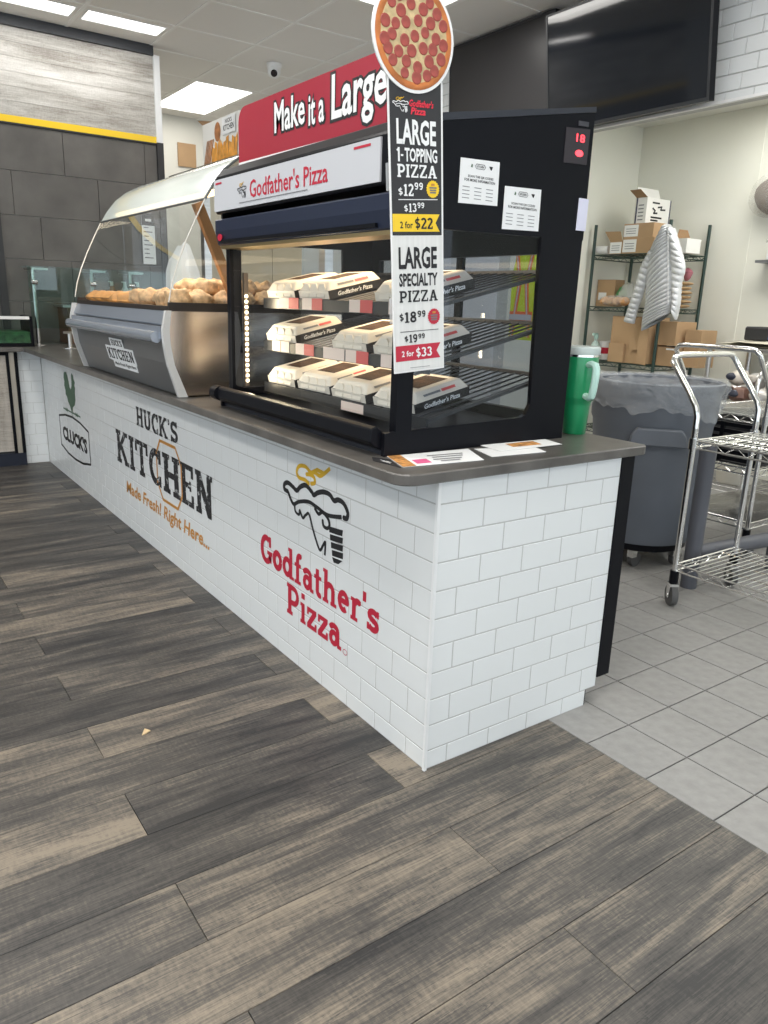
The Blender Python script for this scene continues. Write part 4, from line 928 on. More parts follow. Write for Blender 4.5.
# food in the warmer
fry = mat('fried_crust', (.58, .36, .19), .6, var=.45, vscale=40, bump=.5, bscale=70); bun = mat('baked_bun', (.56, .27, .08), .5, var=.3, vscale=20); wrapm = film('paper_wrap', (.82, .72, .62), .8, .4)
rnd = random.Random(5)
spots = [(-.045+.088*i+(.02 if j % 2 else 0), WN+.10+.082*j, 0) for i in range(6) for j in range(8)]+[(.10+.088*i, WN+.18+.082*j, 1) for i in range(4) for j in range(4)]+[]
for i, (x, y, lay) in enumerate(spots):
    r_ = rnd.uniform(.040, .046)
    o = MB().blob((x+rnd.uniform(-.006, .006), y+rnd.uniform(-.006, .006), 1.169+.034+.046*lay), (r_*1.05, r_, r_*.8), i, .2, 14, 10, 2.6).build('fried_piece', fry, smooth=True)
    for p_ in o.data.edges: p_.use_edge_sharp = False
    tag(o, 'golden fried food piece heaped at the near end of the warmer', 'fried food', 'fried food pieces heaped in the warmer')
for i in range(9):
    x = -.05+.09*(i % 2); y = 2.2+.065*i
    o = MB().blob((x, y, 1.168+.026), (.055, .05, .03), 90+i, .14, 12, 8).build('baked_roll', bun, smooth=True)
    tag(o, 'flat baked roll lying at the front of the warmer tray', 'baked roll', 'baked rolls lying in the warmer')

# ================================================================== TELEVISIONS, CAMERA
def tv(label, c, wd, ht, tilt, sm, yaw=0):
    t = thing('television', label, 'television', c, (0, 0, 0))
    # local frame: u along -Y, v up, tilted forward
    m3 = Matrix.Rotation(yaw, 4, 'Z') @ Matrix.Rotation(tilt, 4, 'Y')
    def q(mb): return mb.xf(lambda v: m3 @ v)
    q(MB().box(-.02, .03, -wd/2, wd/2, 0, ht)).build('housing', blk, t, local=True)
    b = .012
    q(MB().box(-.026, -.019, -wd/2, wd/2, 0, b*1.6).box(-.026, -.019, -wd/2, wd/2, ht-b, ht).box(-.026, -.019, -wd/2, -wd/2+b, b*1.6, ht-b).box(-.026, -.019, wd/2-b, wd/2, b*1.6, ht-b)).build('bezel', mat('charcoal_bezel', (.025, .027, .03), .35), t, local=True)
    q(MB().box(-.0225, -.0200, -wd/2+b, wd/2-b, b*1.6, ht-b)).build('screen', sm, t, local=True)
    MB().box(.03, .11, -.1, .1, ht*.3, ht*.7).build('wall_mount', blkm, t, local=True)
    return t
tv('large glossy black television nearest the kitchen opening', (2.85, 1.905, 2.312), 1.16, .67, -.15, screen)
tv('matte black television, the farther of the two wall screens', (2.87, 3.015, 2.43), 1.04, .605, -.05, screen_m)

sc = thing('security_camera', 'white dome security camera on the ceiling', 'camera', (1.995, 4.73, H-.1))
cpos = P(274, 66, 'z', H-.02)
MB().lathe([(.062, -.0), (.062, -.02), (.056, -.035), (.05, -.04)], (cpos.x, cpos.y, H-.004), 24).build('base_ring', white, sc, smooth=True)
MB().lathe([(.052, -.035), (.052, -.065), (.045, -.088), (.028, -.103), (0, -.108)], (cpos.x, cpos.y, H-.004), 24).build('dome', white, sc, smooth=True)
dv = (CAM-cpos); dv.normalize(); c0 = Vector((cpos.x, cpos.y, H-.072))
MB().cyl(c0+dv*.03, c0+dv*.056, .027, 16).build('lens', mat('lens_glass', (.01, .01, .012), .1), sc, smooth=True)

# ================================================================== STAFF SIDE
# ---- wheeled trash bin
TX, TY = 2.06, .88
tr = thing('trash_bin', 'round dark grey trash bin on a wheeled dolly behind the counter', 'trash bin', (TX, TY, 0))
MB().lathe([(.245, .13), (.25, .14), (.275, .62), (.283, .70), (.292, .72), (.296, .84), (.308, .86), (.31, .895), (.298, .90), (.285, .89), (.27, .7), (.24, .16), (0, .16)], (TX, TY, 0), 40).build('bin', pvc, tr, smooth=True)
for a in (-2.4, -2.4+PI):
    ca, sa = math.cos(a), math.sin(a); cxx, cyy = TX+ca*.287, TY+sa*.287
    MB().prism([(-.13, .62), (.13, .62), (.12, .67), (.10, .70), (-.10, .70), (-.12, .67)], lambda u, v, c: (cxx-sa*u+ca*c, cyy+ca*u+sa*c, v), -.02, .022).build('grip', pvc, tr, bevel=.006)
MB().lathe([(.22, .09), (.23, .095), (.235, .13), (.2, .132)], (TX, TY, 0), 32).build('dolly', blk, tr, smooth=True)
for i in range(5):
    a = -2.6+2*PI*i/5; x, y = TX+.19*math.cos(a), TY+.19*math.sin(a)
    cs = MB().box(x-.018, x+.018, y-.016, y+.016, .05, .092).build('caster', chrome, tr)
    MB().cyl((x+.02, y-.012, .037), (x+.02, y+.012, .037), .037, 16).build('wheel', rub, cs, smooth=True)
rn = random.Random(9)
def crumple(r, z, t):
    k = .008*math.sin(5*t+z*41)+.005*math.sin(11*t-z*53)+.004*math.sin(23*t+z*91)
    return r+abs(k)*1.1, z+(1.8*k+.018*math.sin(2*t+1) if z < .82 else .3*k)
MB().lathe([(.20, .70), (.26, .86), (.29, .903), (.314, .907), (.318, .88), (.312, .84), (.306, .80), (.30, .775), (.302, .765)], (TX, TY, 0), 120, crumple).build('liner', bag_f, tr, smooth=True)

# ---- chrome wire cart
def wire_shelf(par, x0, x1, y0, y1, z, m, n=14, truss=.03, r=.0028):
    sh = MB()
    for a, b in (((x0, y0), (x1, y0)), ((x1, y0), (x1, y1)), ((x1, y1), (x0, y1)), ((x0, y1), (x0, y0))):
        for dz in (0, -truss): sh.tube([(a[0], a[1], z+dz), (b[0], b[1], z+dz)], r*1.5, 6)
        L_ = math.hypot(b[0]-a[0], b[1]-a[1]); k = max(4, int(L_/.045)); pts = []
        for i in range(k+1):
            f = i/k; pts.append((a[0]+(b[0]-a[0])*f, a[1]+(b[1]-a[1])*f, z-(truss if i % 2 else 0)))
        sh.tube(pts, r*.9, 5)
    s_ = sh.build('shelf_rim', m, par, smooth=True)
    wm = MB()
    for i in range(1, n):
        y = y0+(y1-y0)*i/n; wm.tube([(x0, y, z+.001), (x1, y, z+.001)], r*.8, 5)
    for i in range(1, 4):
        x = x0+(x1-x0)*i/4; wm.tube([(x, y0, z-.004), (x, y1, z-.004)], r, 5)
    o = wm.build('shelf_wires', m, s_, smooth=True); o['kind'] = 'stuff'
def caster(par, x, y, dx=.03):
    MB().cyl((x, y, .10), (x, y, .155), .019, 12).build('black_collar', blk, par)
    ax = Vector((.81, -.58, 0)); pr = Vector((.58, .81, 0)); c0 = Vector((x, y, 0)); f_ = MB()
    for s_ in (-1, 1):
        f_.prism([(-.012, .035), (.012, .035), (.022, .09), (-.022, .09)], lambda u, v, c: c0+pr*u+ax*c+Vector((0, 0, v)), s_*.017-.0015, s_*.017+.0015)
    f_.prism([(-.022, .088), (.022, .088), (.022, .10), (-.022, .10)], lambda u, v, c: c0+pr*u+ax*c+Vector((0, 0, v)), -.0185, .0185)
    f_.build('caster_fork', chrome, par)
    w0 = c0+Vector((0, 0, .046)); MB().cyl(w0-ax*.013, w0+ax*.013, .046, 24).build('caster_wheel', rub, par, smooth=True)
    MB().cyl(w0-ax*.02, w0+ax*.02, .008, 10).build('axle', chrome, par, smooth=True)
def cart(label, x0, x1, y0, y1, ztop, zmid, posts=('A', 'B'), hy=.14, hz=1.045):
    t = thing('wire_cart', label, 'cart', ((x0+x1)/2, (y0+y1)/2, 0))
    for x, y in ((x0, y1), (x1, y1), (x0, y0), (x1, y0)):
        MB().cyl((x, y, .10), (x, y, ztop+.05), .0125, 12).build('post', chrome, t, smooth=True)
        MB().cyl((x, y, ztop-.035), (x, y, ztop+.01), .019, 12).build('post_clamp', chrome, t, smooth=True)
        caster(t, x, y, -.0)
    wire_shelf(t, x0, x1, y0, y1, ztop, chrome, 34)
    wire_shelf(t, x0, x1, y0, y1, .185, chrome, 34)
    if zmid: wire_shelf(t, x0, x1, y0, y1, zmid, chrome)
    for ye, sg in ((y1, 1), (y0, -1)):
        pts = [(x0, ye, ztop+.03), (x0, ye, ztop+.10), (x0, ye+sg*.012, ztop+.135), (x0, ye+sg*.05, ztop+.19), (x0, ye+sg*.115, ztop+.27), (x0, ye+sg*.14, ztop+.305), (x0+.02, ye+sg*.148, ztop+.325), (x0+.06, ye+sg*.15, ztop+.33)]
        pts += [(x1+x0-x, y, z) for x, y, z in pts[::-1]]
        MB().tube(pts, .0125, 10).build('push_handle', chrome, t, smooth=True)
    return t
cart('near chrome wire cart standing beside the trash bin', 1.635, 2.09, -.55, .375, .715, None)
ct2 = cart('second chrome wire cart, behind the near one', 2.87-.225, 2.87+.225, .79-.35, .79+.35, .725, .46)
ct2.rotation_euler = (0, 0, PI/2)
cr = thing('black_crate', 'black plastic crate on the middle shelf of the second cart', 'crate', (2.87, .79, .463))
CX0, CX1, CY0, CY1 = 2.56, 3.18, .60, .98
MB().box(CX0, CX1, CY0, CY1, .465, .475).build('crate_floor', blkm, cr)
for z in (.48, .515, .55, .585, .62, .655):
    MB().box(CX0-.01, CX0+.005, CY0, CY1, z, z+.02).build('crate_bar', blk, cr); MB().box(CX0, CX1, CY0-.01, CY0+.005, z, z+.02).build('crate_bar', blk, cr)
MB().box(CX1-.015, CX1, CY0+.006, CY1, .475, .675).box(CX0+.006, CX1-.015, CY1-.015, CY1, .475, .675).build('crate_wall', blkm, cr)
for y in (CY0, (CY0+CY1)/2, CY1-.02): MB().box(CX0-.012, CX0+.007, y, y+.02, .475, .677).build('crate_post', blk, cr)
gt = thing('tube_frame', 'dark grey tubular floor frame between trash bin and cart', 'frame', (1.90, .465, 0))
gtm = mat('grey_tube_paint', (.10, .105, .125), .35)
UX, UY = 1.90, .465
MB().cyl((UX, UY, .0), (UX, UY, .66), .036, 18).build('upright', gtm, gt, smooth=True)
MB().tube([(UX+.02, UY, .16), (2.5, .40, .16)], .036, 14).build('cross_tube', gtm, gt, smooth=True)
MB().cyl((2.5, .40, 0), (2.5, .40, .2), .036, 16).build('upright', gtm, gt, smooth=True)

# ---- green storage rack in the corner
RX0, RX1, RY0, RY1 = 3.93, 4.42, 2.25, 2.94
rk = thing('storage_rack', 'dark green wire storage rack in the kitchen corner', 'rack', ((RX0+RX1)/2, (RY0+RY1)/2, 0))
for x in (RX0, RX1):
    for y in (RY0, RY1): MB().cyl((x, y, 0), (x, y, 1.86), .013, 10).build('post', dgrn, rk, smooth=True)
for z in (1.63, 1.23, .80, .25): wire_shelf(rk, RX0, RX1, RY0, RY1, z, dgrn, 12)
def pbox(name, label, cat, pL, pM, pR, pT, pB, zb, x0, m=card, flaps=None, depth=None, group=None, dark=cardd, lid=True):
    """carton with its near vertical edge at pixel column pM on the plane x=x0, standing at height zb"""
    y0 = P(pM, pB, 'x', x0).y; y1 = P(pL, pB, 'x', x0).y; x1 = P(pR, pB, 'y', y0).x if depth is None else x0+depth
    x1 = min(x1, 4.44); h = P(pM, pT, 'x', x0).z-P(pM, pB, 'x', x0).z
    t = thing(name, label, cat, ((x0+x1)/2, (y0+y1)/2, zb), group=group); e = .005
    b_ = MB().box(x0, x1, y0, y0+e, zb, zb+h).box(x0, x1, y1-e, y1, zb, zb+h).box(x0, x0+e, y0+e, y1-e, zb, zb+h).box(x1-e, x1, y0+e, y1-e, zb, zb+h).box(x0+e, x1-e, y0+e, y1-e, zb, zb+e)
    if lid: b_.box(x0+e, x1-e, y0+e, y1-e, zb+h-e, zb+h)
    b_.build('carton', m, t)
    return t, x0, x1, y0, y1, zb, zb+h
labw = mat('label_white', (.82, .82, .80), .6)
def fx(t, x0, y0, y1, z0, z1, m=labw, name='paper_label', lines=3):
    o = MB().box(x0-.0015, x0-.0003, y0, y1, z0, z1).build(name, m, t)
    l = MB()
    for i in range(lines):
        z = z0+(z1-z0)*(.25+.2*i); l.box(x0-.0022, x0-.0016, y0+(y1-y0)*.15, y1-(y1-y0)*.15, z, z+(z1-z0)*.05)
    if lines: q = l.build('fine_print', inkg, o); q['kind'] = 'stuff'
zt = 1.636
b1 = pbox('cardboard_box', 'lower brown carton with white label on the green rack top shelf', 'box', 622, 653, 668, 233.7, 249.5, zt, 3.95)
t, x0, x1, y0, y1, z0, z1 = b1; fx(t, x0, y0+(y1-y0)*.55, y1-.005, z0+.01, z1-.01)
b2 = pbox('cardboard_box', 'upper brown carton with white label stacked on another carton', 'box', 623.5, 653, 669, 218.8, 233.4, z1+.001, 3.955)
t, x0, x1, y0, y1, z0, z1 = b2; fx(t, x0, y0+(y1-y0)*.5, y1-.005, z0+.01, z1-.01)
b3 = pbox('printed_box', 'white printed carton with open flaps, topmost on the green rack', 'box', 635, 645.5, 669.5, 191, 217, z1+.001, 3.985, cardw, lid=False)
t, x0, x1, y0, y1, z0, z1 = b3
MB().prism([(x0, z1), (x1, z1), (x1-.01, z1+.085), (x0+.03, z1+.085)], lambda u, v, c: (u, c+(v-z1)*.35, v), y1-.004, y1).build('flap', cardw, t)
MB().box(x0-.004, x0, y0, y1, z1, z1+.004).prism([(y0, z1), (y1, z1), (y1+.02, z1+.05), (y0+.02, z1+.05)], lambda u, v, c: (c-(v-z1)*1.3, u, v), x0-.004, x0).build('flap', cardd, t)
MB().box(x0-.001, x0+.005, y1-.012, y1+.001, z0, z1).box(x1-.012, x1+.001, y0-.001, y0+.004, z0, z1).build('dark_edge_print', mat('ink_violet', (.05, .05, .09), .6), t)
mb = MB()
frb = frame((x0, y0-.001, z0), (1, 0, 0), (0, 0, 1)); wb = x1-x0; hb = z1-z0
rib(frb, [[(wb*.22, hb*.82), (wb*.52, hb*.82)], [(wb*.45, hb*.66), (wb*.62, hb*.70), (wb*.58, hb*.58), (wb*.78, hb*.60)], [(wb*.24, hb*.62), (wb*.36, hb*.52), (wb*.30, hb*.42), (wb*.46, hb*.44)], [(wb*.2, hb*.26), (wb*.66, hb*.26)], [(wb*.2, hb*.15), (wb*.5, hb*.15)]], .012, inkb, t, 'printed_mark')
frb2 = frame((x0-.001, y1, z0), (0, -1, 0), (0, 0, 1))
rib(frb2, [[((y1-y0)*.25, hb*(.15+.14*i)), ((y1-y0)*.75, hb*(.15+.14*i))] for i in range(5)], .008, inkg, t, 'fine_print')
b4 = pbox('cardboard_box', 'small open carton at the left end of the rack top shelf', 'box', 609.5, 621.5, 624, 237, 249.5, zt, 3.95, lid=False, depth=.2)
t, x0, x1, y0, y1, z0, z1 = b4; fx(t, x0, y0+.003, y1-.003, z0+.005, z1-.005)
MB().prism([(y0, z1), (y1, z1), (y1+.03, z1+.075), (y0+.0, z1+.07)], lambda u, v, c: (c-(v-z1)*.5, u, v), x0, x0+.004).build('flap', card, t)
b5 = pbox('printed_box', 'white open carton at the right end of the rack top shelf', 'box', 675, 686, 700, 235, 249.5, zt, 4.05, cardw, lid=False)
t, x0, x1, y0, y1, z0, z1 = b5
MB().prism([(x0, z1), (x1, z1), (x1-.02, z1+.07), (x0+.05, z1+.07)], lambda u, v, c: (u, c+(v-z1)*.3, v), y1-.004, y1).build('flap', cardd, t)
p0, p1 = P(591.5, 245, 'x', 3.95), P(608, 245, 'x', 3.95)
fr_ = thing('film_roll', 'white roll of wrapping film at the left end of the top shelf', 'film roll', (3.96, (p0.y+p1.y)/2, zt))
MB().cyl((3.985, p0.y-.015, zt+.036), (3.985, p1.y+.01, zt+.036), .032, 18).build('film', white, fr_, smooth=True)
MB().cyl((3.985, p0.y-.011, zt+.036), (3.985, p0.y-.015, zt+.036), .014, 12).build('core', cardd, fr_, smooth=True)
z2 = 1.236
b6 = pbox('cardboard_box', 'brown carton at the left end of the rack middle shelf', 'box', 595.5, 613, 622, 279, 306, z2, 4.08)
t, x0, x1, y0, y1, z0, z1 = b6; fx(t, x0, y1-.10, y1-.02, z0+.05, z0+.11, lines=0)
bagm = film('bread_bag', (.80, .78, .72), .28, .2); bunm = mat('bun_brown', (.56, .29, .12), .6, var=.25, vscale=25)
def bun_pack(px0, px1, py, x0, z, n, label, r=.04):
    a, b = P(px0, py, 'x', x0).y, P(px1, py, 'x', x0).y
    t = thing('bun_pack', label, 'bread', (x0, (a+b)/2, z))
    for i in range(n):
        y = b+(a-b)*(i+.5)/n; MB().blob((x0, y, z+r*.75), (.05, abs(a-b)/n*.52, r*.72), i, .06).build('bun', bunm, t, smooth=True)
    MB().blob((x0, (a+b)/2, z+r*.85), (.068, abs(a-b)*.56, r*.9), 5, .05, 14, 8).build('bag', bagm, t, smooth=True)
bun_pack(602, 628, 300, 3.98, z2+.003, 4, 'bagged row of buns in front of the carton on the middle shelf', .05)
gb = thing('grocery_bag', 'clear bag with green contents on the rack middle shelf', 'bag', (4.12, 2.72, z2))
g0 = P(624, 296, 'x', 4.12)
MB().blob((4.13, g0.y-.02, z2+.095), (.07, .08, .085), 3, .2).build('bag', film('cloudy_bag', (.75, .77, .72), .5, .2), gb, smooth=True)
MB().blob((4.11, g0.y+.02, z2+.10), (.045, .045, .05), 4, .2).build('green_contents', mat('leaf_green', (.06, .22, .07), .5), gb, smooth=True)
for i in range(6):
    y_a, y_b = 2.43, 2.27
    o = MB().blob((4.31, (y_a+y_b)/2+.006*(-1)**i, z2+.020+.034*i), (.09, abs(y_a-y_b)*.48, .0155), 40+i, .05, 16, 8).build('tortilla_pack', mat('tan_pack', (.52, .36, .20), .6, var=.2, vscale=20), smooth=True)
    tag(o, ('lowest', 'second', 'third', 'fourth', 'fifth', 'topmost')[i]+' tan bread pack in the stack on the rack middle shelf', 'bread', 'stacked tan bread packs')
tq = Vector((4.3, 2.37, 0))
tag(MB().box(4.26, 4.33, tq.y-.005, tq.y+.05, z2+.212, z2+.285).build('teal_carton', mat('teal_print', (.02, .22, .20), .5), bevel=.004), 'small teal carton on top of the tan bread stack', 'carton')
tag(MB().blob((4.31, tq.y-.055, z2+.262), (.035, .035, .045), 8, .25).build('pink_bag', mat('pink_wrap', (.45, .16, .20), .5), smooth=True), 'crumpled pink bag beside the teal carton', 'bag')
z3 = .806
b7 = pbox('cardboard_box', 'torn open brown carton on the rack lower shelf', 'box', 607, 640, 644, 325, 372, z3, 3.97, lid=False, depth=.3)
t, x0, x1, y0, y1, z0, z1 = b7
MB().prism([(0, 0), (.10, 0), (.10, .24), (.07, .235), (.04, .245), (0, .24)], lambda u, v, c: (c, y0+.01+u, z1-.13+v-.12), x0-.03, x0-.026).build('torn_flap', card, t)
MB().prism([(0, 0), (.16, .01), (.155, .28), (.01, .275)], lambda u, v, c: (c, y0-.08+u*.55, z0+v), x0-.06, x0-.055).build('folded_panel', card, t)
pbox('cardboard_box', 'small brown carton left of the torn carton on the lower shelf', 'box', 607, 622, 628, 343, 362, z3+.0, 3.945, depth=.02)
b8 = pbox('cardboard_box', 'upper brown carton at the right of the rack lower shelf', 'box', 656, 674, 678, 325, 349, z3+.155, 4.05, depth=.25)
b9 = pbox('cardboard_box', 'lower brown carton with white tape at the right of the lower shelf', 'box', 655, 674, 678, 349, 368, z3, 4.05, depth=.25)
t, x0, x1, y0, y1, z0, z1 = b9; fx(t, x0, y0+.02, y0+.09, z1-.02, z1-.008, lines=0)
pbox('cardboard_box', 'brown carton leaning at the far right end of the lower shelf', 'box', 681, 697, 699, 330, 368, z3, 4.12, depth=.2)
sb = thing('spray_bottle', 'mint and white bottle on the rack lower shelf', 'bottle', (3.99, 2.86, z3))
sp_ = P(596, 340, 'x', 3.99)
MB().lathe([(.036, 0), (.038, .01), (.038, .11), (.03, .135), (.013, .15), (.013, .17)], (3.99, sp_.y, z3), 18).build('bottle', film('milky_bottle', (.65, .82, .76), .8), sb, smooth=True)
MB().cyl((3.99, sp_.y, z3+.17), (3.99, sp_.y, z3+.20), .018, 12).box(3.95, 4.0, sp_.y-.01, sp_.y+.01, z3+.195, z3+.215).build('trigger_cap', mint, sb)
rc = thing('sauce_tub', 'white tub with red band on the rack lower shelf', 'tub', (4.1, 2.8, z3))
rp_ = P(606, 340, 'x', 4.1)
MB().lathe([(.05, 0), (.055, .06), (.057, .15)], (4.1, rp_.y, z3), 20).build('tub', white, rc, smooth=True)
MB().lathe([(.0565, .05), (.0575, .1)], (4.1, rp_.y, z3), 20).build('red_band', red, rc, smooth=True)

# ---- quilted jacket hanging from the rack post
jk = thing('puffer_jacket', 'silver quilted puffer jacket hanging from the green rack post', 'jacket', (3.9, 2.33, .95))
def quilt(name, rows_, x0, bulge, m, nseg=5, thick=.05, par=jk):
    """rows_: list of (left px, right px) pairs down the garment; each gap is one puffed tube"""
    mb = MB(); nu = 10; prof = []
    for i in range(len(rows_)-1):
        for k in range(nseg):
            f = k/nseg; prof.append((i+f, .25+.75*abs(math.sin(PI*f))**.6))
    prof.append((len(rows_)-1, .25)); front = []
    for s_ in (1, -1):
        for (tt, bu) in prof:
            i = min(int(tt), len(rows_)-2); f = tt-i
            L0 = Vector(rows_[i][0]).lerp(Vector(rows_[i+1][0]), f); R0_ = Vector(rows_[i][1]).lerp(Vector(rows_[i+1][1]), f)
            for j in range(nu+1):
                g = j/nu; q = L0.lerp(R0_, g); w3 = P(q.x, q.y, 'x', x0)
                d = s_*(thick*math.sin(PI*g)**.55*(.78+.22*bu)+bulge*bu*math.sin(PI*g)**.4*.4)
                mb.v.append(Vector((w3.x-d, w3.y, w3.z)))
    n_ = len(prof)
    for h in range(2):
        o = h*n_*(nu+1)
        for a in range(n_-1):
            for j in range(nu): mb.f.append((o+a*(nu+1)+j, o+a*(nu+1)+j+1, o+(a+1)*(nu+1)+j+1, o+(a+1)*(nu+1)+j))
    return mb.build(name, m, par, smooth=True)
def lerp_rows(ls, n):
    out = []
    for i in range(n+1):
        f = i/n*(len(ls)-1); k = min(int(f), len(ls)-2); g = f-k
        out.append(tuple((ls[k][s][0]*(1-g)+ls[k+1][s][0]*g, ls[k][s][1]*(1-g)+ls[k+1][s][1]*g) for s in (0, 1)))
    return out
quilt('body', lerp_rows([((665, 227), (669, 224)), ((652, 248), (671, 232)), ((646, 268), (672, 243)), ((646, 290), (673, 262)), ((645, 305), (674, 285)), ((642, 318), (673, 303)), ((641, 331), (669, 314))], 24), 3.85, .014, jack, thick=.055)
quilt('sleeve', lerp_rows([((650, 250), (656, 252)), ((641, 266), (650, 272)), ((635, 288), (644, 292)), ((629, 306), (638, 309)), ((624, 321), (634, 324))], 13), 3.84, .012, jack, thick=.035)
quilt('front_panel', lerp_rows([((669, 226), (674, 228)), ((670, 245), (682, 252)), ((671, 262), (686, 268)), ((672, 282), (681, 285)), ((673, 300), (680, 303)), ((673, 308), (676, 320))], 14), 3.86, .012, jack2, thick=.04)
MB().tube([P(668, 224+i, 'x', 3.815) for i in range(4, 84, 4)], .003, 5).build('zip', white, jk)

# ---- back table, snack rack and wall items at the right
bt = thing('steel_table', 'steel table against the kitchen wall at the right edge', 'table', (4.15, 1.2, 0))
MB().box(3.86, 4.44, .3, 1.80, .965, .99).build('table_top', steel, bt, bevel=.003)
for x in (3.89, 4.41):
    for y in (.34, 1.77): MB().cyl((x, y, 0), (x, y, .965), .018, 10).build('leg', steel, bt, smooth=True)
for i, (w_, c) in enumerate((((1.16, 1.76), 'lowest'), ((1.1, 1.72), 'middle'), ((1.05, 1.68), 'topmost'))):
    rnd = random.Random(i)
    o = MB().grid(lambda u, v: (3.90+u*.4, w_[0]+v*(w_[1]-w_[0]), .9945+i*.013+.006*math.sin(7*u+i)*math.sin(5*v+i)+.004), 8, 8)
    o.v += [v+Vector((0, 0, .004)) for v in o.v]; n_ = len(o.f); o.f += [tuple(k+81 for k in f) for f in o.f[:n_]]
    tag(o.build('paper_sheet', mat('cream_paper', (.62, .58, .47), .7), smooth=True), c+' crumpled cream paper sheet on the steel table', 'paper', 'cream paper sheets on the steel table')
bk = P(752, 333, 'x', 4.1)
k_ = thing('black_box', 'small black box at the back of the steel table', 'box', (4.15, bk.y-.1, 1.035))
MB().box(4.05, 4.25, bk.y-.35, bk.y+.03, 1.036, 1.13).build('case', blkm, k_, bevel=.01)
MB().box(4.044, 4.049, bk.y-.20, bk.y-.15, 1.05, 1.12).build('blue_label', mat('blue_label', (.05, .15, .45), .5), k_)
sr = thing('snack_rack', 'low chrome wire rack holding snack bags beside the kitchen wall', 'rack', (3.5, .9, 0))
for x in (3.3, 3.72):
    for y in (.35, 1.37): MB().cyl((x, y, 0), (x, y, .72), .0125, 10).build('post', chrome, sr, smooth=True)
wire_shelf(sr, 3.3, 3.72, .35, 1.37, .665, chrome); wire_shelf(sr, 3.3, 3.72, .35, 1.37, .16, chrome)
snk = [mat('snack_silver', (.52, .50, .48), .3, .5), mat('snack_brown', (.17, .09, .07), .35, var=.4, vscale=20), mat('snack_cream', (.62, .57, .50), .4, var=.3, vscale=15), mat('snack_navy', (.04, .045, .07), .35)]
rnd = random.Random(12); nb = 0
where = ('back row', 'front row', 'upper pile')
for lay, cols in ((0, (0, 1, 2, 3, 4)), (1, (0, 1, 2, 3, 4)), (2, (0, 1, 2, 3))):
    for i in cols:
        cx_ = (3.60, 3.40, 3.48)[lay]; cy_ = 1.345-.135*i-(.06 if lay == 2 else 0); cz_ = .672+(.055 if lay < 2 else .15)
        col_ = snk[(i*2+lay*3+i//2) % 4]
        t = thing('snack_bag', ('silver', 'dark brown', 'cream', 'navy')[(i*2+lay*3+i//2) % 4]+' snack bag, '+('nearest the trash bin', 'second', 'third', 'fourth', 'fifth')[i]+' in the '+where[lay]+' on the chrome rack', 'snack bag', (cx_, cy_, cz_-.05), group='snack bags on the chrome rack')
        MB().blob((cx_, cy_, cz_), (.08, .058, .048), nb, .14, 14, 9, 2.2).build('pouch', col_, t, smooth=True)
        MB().blob((cx_-.078, cy_+.01, cz_+.012), (.012, .035, .022), nb+50, .12).build('printed_panel', snk[(nb*3+1) % 4], t, smooth=True); nb += 1
bu = thing('white_bucket', 'off-white plastic bucket on the bottom shelf of the chrome rack', 'bucket', (3.45, 1.2, .168))
MB().lathe([(.105, 0), (.11, .01), (.132, .33), (.14, .335), (.14, .37), (.132, .38), (0, .38)], (3.46, 1.2, .168), 28).build('pail', mat('cream_plastic', (.66, .63, .55), .45), bu, smooth=True)
MB().tube([(3.46+.143*math.cos(a), 1.2+.143*math.sin(a), .48-.07*math.sin((a-2.6)/2.2*PI)) for a in [2.6+2.2*i/12 for i in range(13)]], .003, 6).build('bail_handle', chrome, bu, smooth=True)
b1_ = P(762, 197, 'x', 4.33)
wb_ = thing('wrapped_dish', 'plastic-wrapped brown item hanging on the kitchen wall at the right edge', 'wrapped item', (4.33, b1_.y, 1.85))
MB().blob((4.36, b1_.y-.05, 2.02), (.09, .16, .15), 6, .05, 18, 12).build('plastic_wrap', film('shrink_wrap', (.70, .68, .63), .22, .1), wb_, smooth=True)
MB().blob((4.37, b1_.y-.07, 2.03), (.07, .13, .13), 9, .10, 14, 10).build('brown_contents', mat('dark_brown', (.10, .065, .05), .4), wb_, smooth=True)
MB().cyl((4.36, b1_.y-.05, 2.16), (4.46, b1_.y-.05, 2.18), .006, 8).build('hook', chrome, wb_)
b2_ = P(755, 261, 'x', 4.32)
ws = thing('wall_ledge', 'short grey wall ledge under the wrapped item', 'shelf', (4.38, b2_.y-.15, b2_.z))
MB().box(4.32, 4.459, b2_.y-.4, b2_.y, b2_.z-.012, b2_.z+.006).build('ledge', greyd, ws)
MB().box(4.40, 4.459, b2_.y-.3, b2_.y-.27, b2_.z-.06, b2_.z-.012).build('bracket', greyd, ws)
dsp = thing('white_dispenser', 'small white dispenser standing on the wall ledge', 'dispenser', (4.39, b2_.y-.1, b2_.z+.006))
MB().box(4.36, 4.45, b2_.y-.16, b2_.y-.05, b2_.z+.007, b2_.z+.12).build('body', white, dsp, bevel=.01)
MB().tube([(4.35, b2_.y-.05, b2_.z+.13), (4.38, b2_.y-.03, b2_.z+.15), (4.42, b2_.y-.08, b2_.z+.155), (4.42, b2_.y-.1, b2_.z+.12)], .006, 6).build('spout', chrome, dsp)

